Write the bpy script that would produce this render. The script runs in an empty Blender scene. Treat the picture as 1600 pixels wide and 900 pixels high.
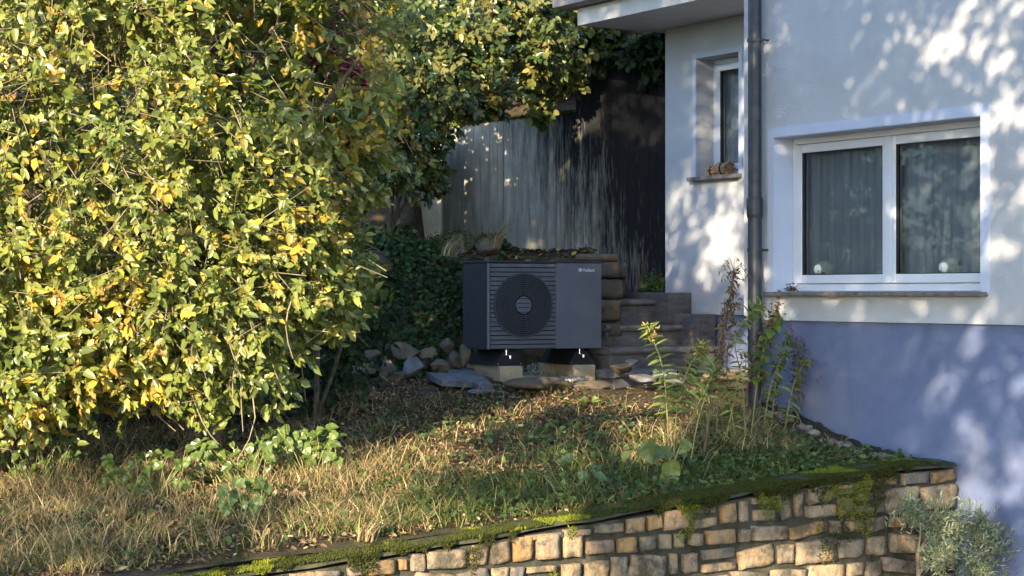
import bpy, bmesh, math, random
import numpy as np
from mathutils import Vector, Matrix

# ------------------------------------------------------------------ camera, world, sun
R = math.radians
scene = bpy.context.scene
FPX, HY = 3000.0, 457.0            # focal length in pixels of a 1600 px wide picture, row of the horizon
cam = bpy.data.cameras.new('camera'); cam_ob = bpy.data.objects.new('camera', cam)
scene.collection.objects.link(cam_ob); scene.camera = cam_ob
cam.lens = 36.0 * FPX / 1600.0; cam.sensor_width = 36.0
cam.clip_start = 0.1; cam.clip_end = 2000
cam_ob.location = (0, 0, 0)
cam_ob.rotation_euler = (R(90) + math.atan((HY - 450) / FPX), 0, 0)

SUN_AZ, SUN_EL = 250.0, 16.5       # azimuth counter-clockwise from +X
SUN = np.array([math.cos(R(SUN_EL)) * math.cos(R(SUN_AZ)), math.cos(R(SUN_EL)) * math.sin(R(SUN_AZ)), math.sin(R(SUN_EL))])
world = bpy.data.worlds.new('World'); scene.world = world; world.use_nodes = True
wn = world.node_tree.nodes; wl = world.node_tree.links
sky = wn.new('ShaderNodeTexSky'); sky.sky_type = 'NISHITA'; sky.sun_disc = False
sky.sun_elevation = R(SUN_EL); sky.sun_rotation = R(90 - SUN_AZ)
sky.ozone_density = 3.0; sky.dust_density = 0.4
wl.new(sky.outputs[0], wn['Background'].inputs[0]); wn['Background'].inputs[1].default_value = 0.15
sl = bpy.data.lights.new('sun', 'SUN'); sl.energy = 3.6; sl.angle = R(0.55); sl.color = (1.0, 0.82, 0.56)
so = bpy.data.objects.new('sun', sl); scene.collection.objects.link(so)
so.rotation_euler = Vector((-SUN[0], -SUN[1], -SUN[2])).to_track_quat('-Z', 'Y').to_euler()
so.location = (-8, -20, 12)
scene.view_settings.view_transform = 'Standard'; scene.view_settings.look = 'None'
scene.view_settings.gamma = 1.0; scene.view_settings.use_curve_mapping = False
scene.view_settings.exposure = 2.0

# ------------------------------------------------------------------ helpers
rng = np.random.default_rng(7); random.seed(7)
COL = scene.collection
HA = R(31.5)                        # the house is turned 31.5 degrees
IN = np.array([math.cos(HA), math.sin(HA), 0]); AL = np.array([-math.sin(HA), math.cos(HA), 0])
P0 = np.array([2.903, 12.528, 0])
def H(u, q, z=0.0): return P0 + u * IN + q * AL + np.array([0, 0, z])
def toH(X, Y):
    dx = X - P0[0]; dy = Y - P0[1]
    return dx * IN[0] + dy * IN[1], dx * AL[0] + dy * AL[1]
def pix(x, y, Y): return np.array([(x - 800) / FPX * Y, Y, (HY - y) / FPX * Y])
MH = Matrix(((IN[0], AL[0], 0, P0[0]), (IN[1], AL[1], 0, P0[1]), (0, 0, 1, 0), (0, 0, 0, 1)))

def norm(v): return v / np.maximum(np.linalg.norm(v, axis=-1, keepdims=True), 1e-9)
_tab = np.random.default_rng(3).random(4096)
def vnoise(P, f=1.0, seed=0):
    P = np.asarray(P, float) * f + seed * 17.31 + 500.0
    i = np.floor(P).astype(np.int64); w = P - i; w = w * w * (3 - 2 * w)
    out = 0
    for dx in (0, 1):
        for dy in (0, 1):
            for dz in (0, 1):
                h = ((i[..., 0] + dx) * 73856093 ^ (i[..., 1] + dy) * 19349663 ^ (i[..., 2] + dz) * 83492791) & 4095
                k = (w[..., 0] if dx else 1 - w[..., 0]) * (w[..., 1] if dy else 1 - w[..., 1]) * (w[..., 2] if dz else 1 - w[..., 2])
                out = out + _tab[h] * k
    return out                      # 0..1
def fnoise(P, f=1.0, seed=0): return (vnoise(P, f, seed) * 4 + vnoise(P, f * 2.1, seed + 1) * 2 + vnoise(P, f * 4.3, seed + 2)) / 7
def sstep(a, b, x): t = np.clip((x - a) / (b - a), 0, 1); return t * t * (3 - 2 * t)

def tag(o, label=None, cat=None, group=None, kind=None):
    if label: o['label'] = label
    if cat: o['category'] = cat
    if group: o['group'] = group
    if kind: o['kind'] = kind
    return o
def thing(name, base, label, cat, group=None, rotz=0.0):
    o = bpy.data.objects.new(name, None); COL.objects.link(o)
    o.location = base; o.rotation_euler = (0, 0, rotz); o.empty_display_size = 0.1
    return tag(o, label, cat, group)
def link(name, me, mat=None, parent=None, mw=None):
    o = bpy.data.objects.new(name, me); COL.objects.link(o)
    if mat is not None and not me.materials: me.materials.append(mat)
    if parent is not None: o.parent = parent
    if mw is not None: o.matrix_basis = mw
    return o
def root_mat(p):
    m = Matrix.Identity(4)
    chain = []
    while p is not None: chain.append(p); p = p.parent
    for c in reversed(chain):
        m = m @ (Matrix.Translation(c.location) @ c.rotation_euler.to_matrix().to_4x4() @ Matrix.Diagonal((*c.scale, 1)))
    return m
def np_mesh(name, V, F, mat, parent=None, col=None, base=None, smooth=False):
    """V world verts (n,3), F (m,k); local coordinates are taken relative to the parent or to base"""
    V = np.asarray(V, float).reshape(-1, 3); F = np.asarray(F, np.int32)
    if parent is not None:
        inv = np.array(root_mat(parent).inverted()); V = V @ inv[:3, :3].T + inv[:3, 3]
    elif base is not None: V = V - np.asarray(base)
    me = bpy.data.meshes.new(name); k = F.shape[1]
    me.vertices.add(len(V)); me.vertices.foreach_set('co', V.astype(np.float32).ravel())
    me.loops.add(F.size); me.loops.foreach_set('vertex_index', F.ravel())
    me.polygons.add(len(F)); me.polygons.foreach_set('loop_start', np.arange(0, F.size, k, dtype=np.int32))
    me.polygons.foreach_set('loop_total', np.full(len(F), k, np.int32))
    if smooth: me.polygons.foreach_set('use_smooth', np.ones(len(F), bool))
    if col is not None:
        c = np.ones((len(V), 4), np.float32); c[:, :3] = col
        at = me.color_attributes.new('Col', 'FLOAT_COLOR', 'POINT'); at.data.foreach_set('color', c.ravel())
    me.update(calc_edges=True)
    o = link(name, me, mat, parent)
    if parent is None and base is not None: o.location = base
    return o

class MB:
    """collects simple shapes in a frame M, builds them as ONE mesh object"""
    def __init__(s, M=None): s.v = []; s.f = []; s.M = M or Matrix.Identity(4)
    def _add(s, vs, fs):
        o = len(s.v); s.v += [tuple(s.M @ Vector(tuple(float(c) for c in p))) for p in vs]
        s.f += [tuple(i + o for i in f) for f in fs]; return s
    def box(s, x0, x1, y0, y1, z0, z1, bev=0.0):
        if bev <= 0:
            vs = [(x, y, z) for x in (x0, x1) for y in (y0, y1) for z in (z0, z1)]
            return s._add(vs, [(0, 1, 3, 2), (4, 6, 7, 5), (0, 4, 5, 1), (2, 3, 7, 6), (0, 2, 6, 4), (1, 5, 7, 3)])
        bm = bmesh.new(); bmesh.ops.create_cube(bm, size=1)
        for v in bm.verts: v.co = Vector(((x0 + x1) / 2 + v.co.x * (x1 - x0), (y0 + y1) / 2 + v.co.y * (y1 - y0), (z0 + z1) / 2 + v.co.z * (z1 - z0)))
        bmesh.ops.bevel(bm, geom=bm.edges[:], offset=bev, segments=2, affect='EDGES', profile=0.5)
        return s.bm(bm)
    def bm(s, bm):
        bm.verts.index_update(); vs = [v.co.copy() for v in bm.verts]; fs = [tuple(v.index for v in f.verts) for f in bm.faces]
        bm.free(); return s._add(vs, fs)
    def prism(s, poly, z0, z1, axis='z'):
        n = len(poly)
        def P(a, b, c): return {'z': (a, b, c), 'x': (c, a, b), 'y': (a, c, b)}[axis]
        vs = [P(a, b, z0) for a, b in poly] + [P(a, b, z1) for a, b in poly]
        fs = [tuple(range(n))[::-1], tuple(range(n, 2 * n))] + [(i, (i + 1) % n, n + (i + 1) % n, n + i) for i in range(n)]
        return s._add(vs, fs)
    def tube(s, pts, rad, n=6, cap=True):
        pts = [Vector(tuple(float(c) for c in p)) for p in pts]
        rad = rad if isinstance(rad, (list, tuple)) else [rad] * len(pts)
        vs = []; fs = []; prev = None
        for i, p in enumerate(pts):
            d = (pts[min(i + 1, len(pts) - 1)] - pts[max(i - 1, 0)]).normalized()
            if prev is None: prev = d.orthogonal().normalized()
            x = (prev - d * prev.dot(d)).normalized(); y = d.cross(x); prev = x
            for k in range(n):
                a = 2 * math.pi * k / n; vs.append(p + (x * math.cos(a) + y * math.sin(a)) * rad[i])
        for i in range(len(pts) - 1):
            for k in range(n): fs.append((i * n + k, i * n + (k + 1) % n, (i + 1) * n + (k + 1) % n, (i + 1) * n + k))
        if cap: fs += [tuple(range(n))[::-1], tuple(range((len(pts) - 1) * n, len(pts) * n))]
        return s._add(vs, fs)
    def ring(s, c, r0, r1, y0, y1, n=40):
        """flat ring in the local xz plane about c, between depths y0 and y1"""
        vs = []; fs = []
        for k in range(n):
            a = 2 * math.pi * k / n; ca, sa = math.cos(a), math.sin(a)
            for r, y in ((r0, y0), (r1, y0), (r1, y1), (r0, y1)): vs.append((c[0] + r * ca, y, c[1] + r * sa))
        for k in range(n):
            a = 4 * k; b = 4 * ((k + 1) % n)
            for i in range(4): fs.append((a + i, a + (i + 1) % 4, b + (i + 1) % 4, b + i))
        return s._add(vs, fs)
    def disc(s, c, r, y0, y1, n=40):
        return s.prism([(c[0] + r * math.cos(2 * math.pi * k / n), c[1] + r * math.sin(2 * math.pi * k / n)) for k in range(n)], y0, y1, 'y')
    def build(s, name, mat, parent=None, base=None, smooth=False):
        inv = root_mat(parent).inverted() if parent is not None else Matrix.Translation(-Vector(tuple(base if base is not None else (0, 0, 0))))
        me = bpy.data.meshes.new(name); me.from_pydata([tuple(inv @ Vector(p)) for p in s.v], [], s.f)
        bm = bmesh.new(); bm.from_mesh(me); bmesh.ops.recalc_face_normals(bm, faces=bm.faces[:]); bm.to_mesh(me); bm.free()
        if smooth: me.polygons.foreach_set('use_smooth', np.ones(len(me.polygons), bool))
        o = link(name, me, mat, parent)
        if parent is None and base is not None: o.location = base
        return o

# ------------------------------------------------------------------ materials
class NT:
    def __init__(s, name):
        s.m = bpy.data.materials.new(name); s.m.use_nodes = True; s.t = s.m.node_tree
        s.p = s.t.nodes['Principled BSDF']; s.out = s.t.nodes['Material Output']
    def n(s, t, **kw):
        x = s.t.nodes.new(t)
        for k, v in kw.items(): setattr(x, k, v)
        return x
    def l(s, a, b): s.t.links.new(a, b)
    def pos(s, scale=(1, 1, 1), space='pos', rot=0.0):
        if space == 'pos': o = s.n('ShaderNodeNewGeometry').outputs['Position']
        else: o = s.n('ShaderNodeTexCoord').outputs['Object']
        mp = s.n('ShaderNodeMapping'); mp.inputs['Scale'].default_value = scale; mp.inputs['Rotation'].default_value = (0, 0, rot)
        s.l(o, mp.inputs[0]); return mp.outputs[0]
    def noise(s, vec, scale, detail=4, rough=.55, dist=0.0):
        x = s.n('ShaderNodeTexNoise'); x.inputs['Scale'].default_value = scale; x.inputs['Detail'].default_value = detail
        x.inputs['Roughness'].default_value = rough; x.inputs['Distortion'].default_value = dist
        s.l(vec, x.inputs['Vector']); return x.outputs['Fac']
    def ramp(s, fac, stops):
        x = s.n('ShaderNodeValToRGB'); e = x.color_ramp.elements
        while len(e) < len(stops): e.new(0.5)
        for el, (p, c) in zip(e, stops): el.position = p; el.color = (*c, 1) if len(c) == 3 else c
        s.l(fac, x.inputs[0]); return x.outputs[0]
    def mix(s, fac, a, b, mode='MIX'):
        x = s.n('ShaderNodeMix', data_type='RGBA', blend_type=mode)
        if isinstance(fac, (int, float)): x.inputs[0].default_value = fac
        else: s.l(fac, x.inputs[0])
        for i, c in ((6, a), (7, b)):
            if isinstance(c, tuple): x.inputs[i].default_value = (*c, 1)
            else: s.l(c, x.inputs[i])
        return x.outputs[2]
    def math(s, op, a, b=0.0):
        x = s.n('ShaderNodeMath', operation=op)
        for i, c in ((0, a), (1, b)):
            if isinstance(c, (int, float)): x.inputs[i].default_value = c
            else: s.l(c, x.inputs[i])
        return x.outputs[0]
    def bump(s, h, strength=.3, dist=.01):
        x = s.n('ShaderNodeBump'); x.inputs['Strength'].default_value = strength; x.inputs['Distance'].default_value = dist
        s.l(h, x.inputs['Height']); s.l(x.outputs[0], s.p.inputs['Normal'])
    def base(s, c):
        if isinstance(c, tuple): s.p.inputs['Base Color'].default_value = (*c, 1)
        else: s.l(c, s.p.inputs['Base Color'])
        return s
    def set(s, rough=.6, metal=0.0, spec=.5):
        s.p.inputs['Roughness'].default_value = rough; s.p.inputs['Metallic'].default_value = metal
        s.p.inputs['Specular IOR Level'].default_value = spec; return s
BW = [(0, (0, 0, 0)), (1, (1, 1, 1))]

def mat_var(name, c0, c1, scale=8, rough=.7, bump=.25, bscale=60, spec=.3, metal=0.0, stretch=(1, 1, 1)):
    m = NT(name); v = m.pos(stretch)
    m.base(m.ramp(m.noise(v, scale), [(.3, c0), (.7, c1)])); m.set(rough, metal, spec)
    if bump: m.bump(m.noise(v, bscale, 3), bump)
    return m.m
def mat_leaf(name, trans=.35, rough=.42, spec=.45):
    m = NT(name); a = m.n('ShaderNodeAttribute'); a.attribute_name = 'Col'
    v = m.pos(); c = m.mix(m.ramp(m.noise(v, 55, 2), [(.35, (.72, .72, .72)), (.65, (1.12, 1.12, 1.12))]), a.outputs[0], a.outputs[0], 'MIX')
    c = m.mix(1.0, a.outputs[0], m.ramp(m.noise(v, 55, 2), [(.3, (.75, .78, .7)), (.7, (1.0, 1.0, 1.0))]), 'MULTIPLY')
    m.base(c); m.set(rough, 0, spec)
    if trans > 0:
        t = m.n('ShaderNodeBsdfTranslucent'); m.l(m.mix(1.0, c, (1.0, 1.0, .55), 'MULTIPLY'), t.inputs[0])
        mx = m.n('ShaderNodeMixShader'); mx.inputs[0].default_value = trans
        m.l(m.p.outputs[0], mx.inputs[1]); m.l(t.outputs[0], mx.inputs[2]); m.l(mx.outputs[0], m.out.inputs[0])
    return m.m
M = {}
M['leaf'] = mat_leaf('leaf_green', .35, .33, .6)
M['leaf_matte'] = mat_leaf('leaf_matte', .25, .6, .25)
M['grass'] = mat_leaf('grass_blade', .25, .6, .2)
M['litter'] = mat_leaf('litter', 0, .75, .2)
M['bark'] = mat_var('bark', (.06, .045, .035), (.17, .14, .11), 20, .85, .6, 70)
M['twig'] = mat_var('twig', (.14, .11, .07), (.3, .25, .17), 15, .8, .2)
M['dry_stem'] = mat_var('dry_stem', (.09, .06, .04), (.2, .14, .09), 25, .85, .2)
M['green_stem'] = mat_var('green_stem', (.2, .2, .07), (.33, .29, .12), 20, .6, .1)
# plaster with faint float marks and run-off stains
m = NT('white_render'); v = m.pos(); v2 = m.pos((1.2, 1.2, .12))
c = m.ramp(m.noise(v, 2.5, 5), [(.3, (.455, .475, .515)), (.7, (.525, .545, .585))])
c = m.mix(m.math('MULTIPLY', m.ramp(m.noise(v2, 6, 4), [(.52, (0, 0, 0)), (.75, (1, 1, 1))]), .35), c, (.52, .52, .5))
c = m.mix(m.math('MULTIPLY', m.ramp(m.noise(v, 1.1, 6, .75), [(.5, (0, 0, 0)), (.72, (1, 1, 1))]), .3), c, (.39, .395, .4))
m.base(c).set(.85, 0, .2); m.bump(m.noise(v, 120, 5, .75), .7, .01); M['render'] = m.m
m = NT('blue_grey_plinth'); v = m.pos(); v2 = m.pos((1, 1, .15))
c = m.ramp(m.noise(v, 3, 5), [(.3, (.12, .152, .275)), (.7, (.15, .188, .33))])
c = m.mix(m.math('MULTIPLY', m.ramp(m.noise(v2, 7, 4), [(.5, (0, 0, 0)), (.75, (1, 1, 1))]), .4), c, (.17, .195, .27))
c = m.mix(m.math('MULTIPLY', m.ramp(m.noise(v, 1.6, 6, .7), [(.48, (0, 0, 0)), (.7, (1, 1, 1))]), .45), c, (.21, .235, .31))
m.base(c).set(.75, 0, .3); m.bump(m.noise(v, 100, 5, .75), .6, .01); M['plinth'] = m.m
M['trim'] = mat_var('pale_trim_paint', (.46, .515, .65), (.51, .565, .7), 5, .6, .1, 120)
M['upvc'] = mat_var('white_window_plastic', (.56, .6, .67), (.62, .65, .72), 3, .3, 0)
M['seal'] = NT('black_seal').base((.02, .02, .022)).set(.6).m
M['sill_stone'] = mat_var('dark_sill_stone', (.08, .075, .075), (.2, .185, .18), 18, .55, .3, 80)
M['zinc'] = mat_var('dark_zinc_pipe', (.03, .034, .042), (.06, .066, .08), 12, .42, .06, 40, .5, .3)
M['soffit'] = mat_var('soffit_paint', (.5, .49, .47), (.58, .57, .55), 4, .8, .1, 90)
M['gutter'] = mat_var('weathered_gutter', (.2, .17, .16), (.32, .28, .27), 10, .6, .1)
m = NT('sheer_curtain'); v = m.pos((1, 1, .04), rot=-HA)
m.base(m.ramp(m.noise(v, 26, 3), [(.3, (.4, .42, .47)), (.7, (.52, .54, .6))])).set(.9, 0, .1); M['curtain'] = m.m
M['room'] = NT('room_wall').base((.5, .49, .48)).set(.9).m
m = NT('window_glass'); g = m.n('ShaderNodeBsdfGlossy'); g.inputs['Roughness'].default_value = .015; g.inputs[0].default_value = (.9, .95, 1, 1)
t = m.n('ShaderNodeBsdfTransparent'); t.inputs[0].default_value = (.72, .76, .78, 1)
lw = m.n('ShaderNodeFresnel'); lw.inputs[0].default_value = 1.2
mx = m.n('ShaderNodeMixShader'); m.l(lw.outputs[0], mx.inputs[0]); m.l(t.outputs[0], mx.inputs[1]); m.l(g.outputs[0], mx.inputs[2]); m.l(mx.outputs[0], m.out.inputs[0])
M['glass'] = m.m
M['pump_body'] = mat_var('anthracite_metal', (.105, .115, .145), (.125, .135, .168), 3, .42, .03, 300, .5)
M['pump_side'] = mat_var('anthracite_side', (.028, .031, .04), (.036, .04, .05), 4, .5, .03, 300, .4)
M['pump_slat'] = mat_var('anthracite_slat', (.085, .093, .112), (.115, .123, .145), 9, .45, .03, 300, .5)
M['black'] = NT('black_plastic').base((.006, .006, .008)).set(.6, 0, .2).m
M['ring'] = NT('grille_ring').base((.05, .054, .065)).set(.42).m
M['rubber'] = mat_var('black_rubber', (.012, .012, .014), (.025, .025, .028), 20, .7, .1)
M['chrome'] = NT('steel_fitting').base((.8, .8, .82)).set(.2, 1.0).m
M['white_print'] = NT('white_print').base((.8, .82, .84)).set(.5).m
M['block'] = mat_var('pale_concrete_block', (.36, .285, .18), (.5, .405, .27), 9, .85, .3, 90)
# board-formed concrete: grey with black run-off that is heavier to the right and near the top
m = NT('stained_concrete'); v = m.pos((1, 1, .11)); vv = m.pos()
sep = m.n('ShaderNodeSeparateXYZ'); m.l(vv, sep.inputs[0])
g = m.ramp(m.noise(vv, 7, 5), [(.3, (.25, .24, .2)), (.7, (.4, .385, .33))])
g = m.mix(m.ramp(m.noise(v, 17, 3), [(.4, (0, 0, 0)), (.62, (1, 1, 1))]), g, (.22, .215, .19))
mr = m.n('ShaderNodeMapRange'); m.l(sep.outputs[0], mr.inputs[0]); mr.inputs[1].default_value = -.5; mr.inputs[2].default_value = 1.35; mr.inputs[3].default_value = -.42; mr.inputs[4].default_value = .56
mz = m.n('ShaderNodeMapRange'); m.l(sep.outputs[2], mz.inputs[0]); mz.inputs[1].default_value = .4; mz.inputs[2].default_value = 2.0; mz.inputs[3].default_value = -.12; mz.inputs[4].default_value = .3
st = m.math('ADD', m.math('ADD', mr.outputs[0], mz.outputs[0]), m.noise(m.pos((1, 1, .16)), 6, 5, .65))
st = m.math('ADD', st, m.math('MULTIPLY', m.math('SUBTRACT', m.noise(v, 48, 4, .6), .5), .8))
g = m.mix(m.ramp(st, [(.52, (0, 0, 0)), (.95, (1, 1, 1))]), g, (.016, .017, .019))
m.base(g).set(.9, 0, .2); m.bump(m.noise(vv, 70, 4), .3, .01); M['concrete'] = m.m
M['old_concrete'] = mat_var('old_step_concrete', (.09, .085, .088), (.24, .23, .225), 9, .85, .5, 60)
M['step_riser'] = mat_var('step_riser_stone', (.085, .082, .09), (.165, .16, .17), 7, .85, .4, 50, .3, 0, (1, 1, 3))
# garden soil
m = NT('garden_soil'); v = m.pos()
c = m.ramp(m.noise(v, 9, 6, .65), [(.3, (.05, .036, .024)), (.55, (.12, .086, .055)), (.75, (.22, .165, .11))])
c = m.mix(m.ramp(m.noise(v, 1.3, 3), [(.45, (0, 0, 0)), (.65, (.7, .7, .7))]), c, (.055, .065, .025))
m.base(c).set(.95, 0, .1); m.bump(m.noise(v, 45, 5, .7), .9, .03); M['soil'] = m.m
M['street'] = mat_var('street_asphalt', (.04, .04, .042), (.07, .068, .066), 14, .9, .5, 120)
# sandstone: each block its own colour, orange cores, dark crust and moss
m = NT('sandstone'); v = m.pos(); oi = m.n('ShaderNodeObjectInfo')
c1 = m.ramp(oi.outputs['Random'], [(0, (.28, .21, .125)), (.16, (.4, .23, .09)), (.3, (.28, .22, .15)), (.45, (.21, .18, .14)), (.6, (.34, .26, .165)), (.75, (.17, .155, .14)), (.88, (.37, .29, .18)), (1, (.24, .165, .12))])
c1 = m.mix(m.ramp(m.noise(v, 8, 4, .6, .6), [(.46, (0, 0, 0)), (.6, (1, 1, 1))]), c1, m.mix(.5, c1, (.42, .24, .1)))
c1 = m.mix(m.ramp(m.noise(v, 11, 5, .7), [(.5, (0, 0, 0)), (.62, (.85, .85, .85))]), c1, (.11, .098, .08))
c1 = m.mix(m.ramp(m.noise(v, 70, 2), [(.66, (0, 0, 0)), (.72, (.7, .7, .7))]), c1, (.5, .49, .46))
c1 = m.mix(m.ramp(m.noise(v, 3.2, 6, .7), [(.49, (0, 0, 0)), (.63, (.85, .85, .85))]), c1, (.055, .05, .036))
m.base(c1).set(.9, 0, .2); m.bump(m.noise(v, 32, 6, .7), .8, .02); M['sandstone'] = m.m
M['mortar'] = mat_var('dark_mossy_mortar', (.022, .024, .014), (.085, .078, .058), 10, .95, .8, 50)
M['cap'] = mat_var('mossy_cap', (.022, .026, .01), (.085, .085, .05), 7, .95, .8, 60)
m = NT('moss'); a = m.n('ShaderNodeAttribute'); a.attribute_name = 'Col'; m.base(a.outputs[0]).set(.9, 0, .1); M['moss'] = m.m
def rock_mat(name, stops, sp=.3):
    m = NT(name); v = m.pos(); oi = m.n('ShaderNodeObjectInfo')
    c = m.ramp(oi.outputs['Random'], stops)
    c = m.mix(m.ramp(m.noise(v, 10, 5, .65), [(.42, (0, 0, 0)), (.65, (.75, .75, .75))]), c, (.07, .063, .055))
    m.base(c).set(.85, 0, sp); m.bump(m.noise(v, 35, 6, .7), .7, .02); return m.m
M['rock'] = rock_mat('field_rock', [(0, (.17, .125, .075)), (.3, (.12, .095, .07)), (.6, (.21, .155, .095)), (1, (.1, .085, .07))])
M['slate'] = rock_mat('grey_slate', [(0, (.1, .1, .12)), (.5, (.2, .2, .225)), (1, (.14, .135, .15))], .6)
M['pebble'] = rock_mat('river_pebble', [(0, (.26, .235, .21)), (.4, (.17, .15, .125)), (.7, (.34, .31, .28)), (1, (.2, .19, .18))])
M['wood'] = mat_var('split_wood', (.2, .12, .06), (.48, .32, .19), 45, .8, .4, 90)
M['lit_pier'] = mat_var('sunlit_wall_pier', (.5, .45, .34), (.66, .6, .48), 6, .9, .4)  # pale cream stands in for sunlight on a wall return
M['petal'] = NT('pale_petals').base((.75, .78, .7)).set(.8).m
M['dark_wire'] = NT('dark_mat').base((.02, .02, .022)).set(.8).m

# ------------------------------------------------------------------ terrain
CWL = np.array([-.77, 21.0]); CWR = np.array([1.9, 19.25])     # foot line of the concrete wall
CWD = (CWR - CWL) / np.linalg.norm(CWR - CWL); CWN = np.array([CWD[1], -CWD[0]])   # CWN points at the camera
if CWN[1] > 0: CWN = -CWN
def gz(X, Y):
    X = np.asarray(X, float); Y = np.asarray(Y, float)
    u, q = toH(X, Y)
    z = np.minimum(-2.40 + .098 * Y, -.775 + .02 * (Y - 16.6))
    z = z + .16 * np.exp(-((u / .9) ** 2 + ((q - 1.9) / .8) ** 2))
    P = np.stack([X, Y, 0 * X], -1)
    z = z + (fnoise(P, 1.6, 5) - .5) * .11 * sstep(.2, 1.0, q) + (fnoise(P, 6, 9) - .5) * .035
    bank = sstep(17.25, 18.35, Y + .25 * (fnoise(P, 1.2, 2) - .5)) * 1.13
    left = 1 - sstep(.78, .9, X)
    porch = np.where(q > 4.45, np.clip(-.22 + (q - 4.5) * .52, -.2, .5), -.02)
    z = z + bank * left + (1 - left) * porch
    behind = -((X - CWL[0]) * CWN[0] + (Y - CWL[1]) * CWN[1])    # >0 behind the concrete wall line
    z = np.where((behind > .14) & (X > -.95), 1.7 + .4 * np.clip(behind - .3, 0, 20), z)
    zl = z + sstep(18.2, 21.5, Y) * 1.3 + .4 * np.clip(Y - 21.2, 0, 20)
    z = np.where(X <= -.95, zl, z)
    return z
def grid_sheet(name, xs, ys, fz, mat, kind, keep=None):
    X, Y = np.meshgrid(xs, ys); Z = fz(X, Y)
    V = np.stack([X, Y, Z], -1).reshape(-1, 3); nx, ny = len(xs), len(ys)
    i = np.arange(nx * ny).reshape(ny, nx); F = np.stack([i[:-1, :-1], i[:-1, 1:], i[1:, 1:], i[1:, :-1]], -1).reshape(-1, 4)
    if keep is not None: F = F[keep(V[F].mean(1))]
    o = np_mesh(name, V, F, mat, smooth=True); return tag(o, kind='structure')
# garden sheet in the house's own directions, so that it ends behind the stone wall
us = np.concatenate([np.arange(-10, 2.3, .09), np.arange(2.3, 16, .25)]); qs = np.concatenate([[.16], np.arange(.25, 10, .09), np.arange(10, 26, .4)])
U, Q = np.meshgrid(us, qs); W = P0 + U[..., None] * IN + Q[..., None] * AL
Z = gz(W[..., 0], W[..., 1]); V = np.stack([W[..., 0], W[..., 1], Z], -1).reshape(-1, 3)
i = np.arange(U.size).reshape(U.shape); F = np.stack([i[:-1, :-1], i[:-1, 1:], i[1:, 1:], i[1:, :-1]], -1).reshape(-1, 4)
cu, cq = toH(V[F].mean(1)[:, 0], V[F].mean(1)[:, 1])
F = F[~((cu > .15) & (cq < 2.0)) & ~((cu > 2.1) & (cq < 5.7))]
tag(np_mesh('garden_ground', V, F, M['soil'], smooth=True), kind='structure')
xs = np.concatenate([np.linspace(-600, -12, 12), np.linspace(-10, 14, 14), np.linspace(20, 600, 12)])
grid_sheet('street_ground', xs, np.concatenate([np.linspace(-600, -10, 10), np.linspace(-6, 60, 40), np.linspace(80, 600, 8)]),
           lambda X, Y: np.full_like(X, -2.25), M['street'], 'structure')
grid_sheet('hillside', np.linspace(-60, 40, 50), np.linspace(27, 90, 30),
           lambda X, Y: 3.0 + .32 * (Y - 27) + 1.2 * fnoise(np.stack([X, Y, 0 * X], -1), .2, 4), M['soil'], 'structure')
def ground_hit(px, py):
    for Y in np.arange(8.5, 19, .02):
        z = (HY - py) / FPX * Y; X = (px - 800) / FPX * Y
        if gz(X, Y) >= z: return np.array([X, Y, float(gz(X, Y))])
    return pix(px, py, 16)

# ------------------------------------------------------------------ house
house = thing('house', H(0, 1.0, -2.25), 'white rendered house with blue grey plinth at the right of the garden', 'house', None, HA)
def wall_hole(mb, u0, u1, q0, q1, z0, z1, holes):
    """wall slab between u0 (outside) and u1 with rectangular holes (q0,q1,z0,z1)"""
    qs = sorted({q0, q1, *[h[0] for h in holes], *[h[1] for h in holes]}); zs = sorted({z0, z1, *[h[2] for h in holes], *[h[3] for h in holes]})
    for a, b in zip(qs[:-1], qs[1:]):
        for c, d in zip(zs[:-1], zs[1:]):
            if any(h[0] <= a and b <= h[1] and h[2] <= c and d <= h[3] for h in holes): continue
            mb._add([(u0, a, c), (u0, b, c), (u0, b, d), (u0, a, d)], [(0, 3, 2, 1)])
            mb._add([(u1, a, c), (u1, b, c), (u1, b, d), (u1, a, d)], [(0, 1, 2, 3)])
    def side(a, b, c, d): mb._add([(u0, a, b), (u1, a, b), (u1, c, d), (u0, c, d)], [(0, 1, 2, 3)])
    for h in [(q0, q1, z0, z1)] + list(holes):
        side(h[0], h[2], h[1], h[2]); side(h[0], h[3], h[1], h[3]); side(h[0], h[2], h[0], h[3]); side(h[1], h[2], h[1], h[3])
WA = (-.217, 1.872, .006, 1.14); WB = (4.69, 5.337, 1.085, 2.2)
def house_part(name, f, mat, parent=None, smooth=False):
    mb = MB(MH); f(mb); return mb.build(name, mat, parent or house, smooth=smooth)
house_part('rendered_wall', lambda b: wall_hole(b, 0, .3, -3.2, 2.22, -.205, 3.4, [WA]), M['render'])
house_part('plinth', lambda b: b.box(.028, .3, -3.2, 2.19, -2.25, -.209), M['plinth'])
house_part('rendered_wall', lambda b: wall_hole(b, 1.9, 2.2, 2.24, 5.83, -.205, 2.527, [WB]), M['render'])
house_part('plinth', lambda b: b.box(1.925, 2.2, 2.24, 5.80, -1.6, -.209), M['plinth'])
house_part('rendered_wall', lambda b: b.box(.303, 1.897, 1.95, 2.215, -.2, 3.39), M['render'])     # return wall of the porch
house_part('rendered_wall', lambda b: b.box(2.203, 7, 5.55, 5.82, -1.6, 2.52), M['render'])        # far end wall
house_part('rendered_wall', lambda b: b.box(.303, 7, -3.19, -2.9, -2.25, 3.39), M['render'])       # near end wall
house_part('rendered_wall', lambda b: b.box(7.0, 7.3, -3.19, 5.82, -2.25, 3.39), M['render'])      # back wall
house_part('plinth', lambda b: b.box(.303, 1.92, 1.95, 2.187, -1.6, -.208), M['plinth'])
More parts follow.
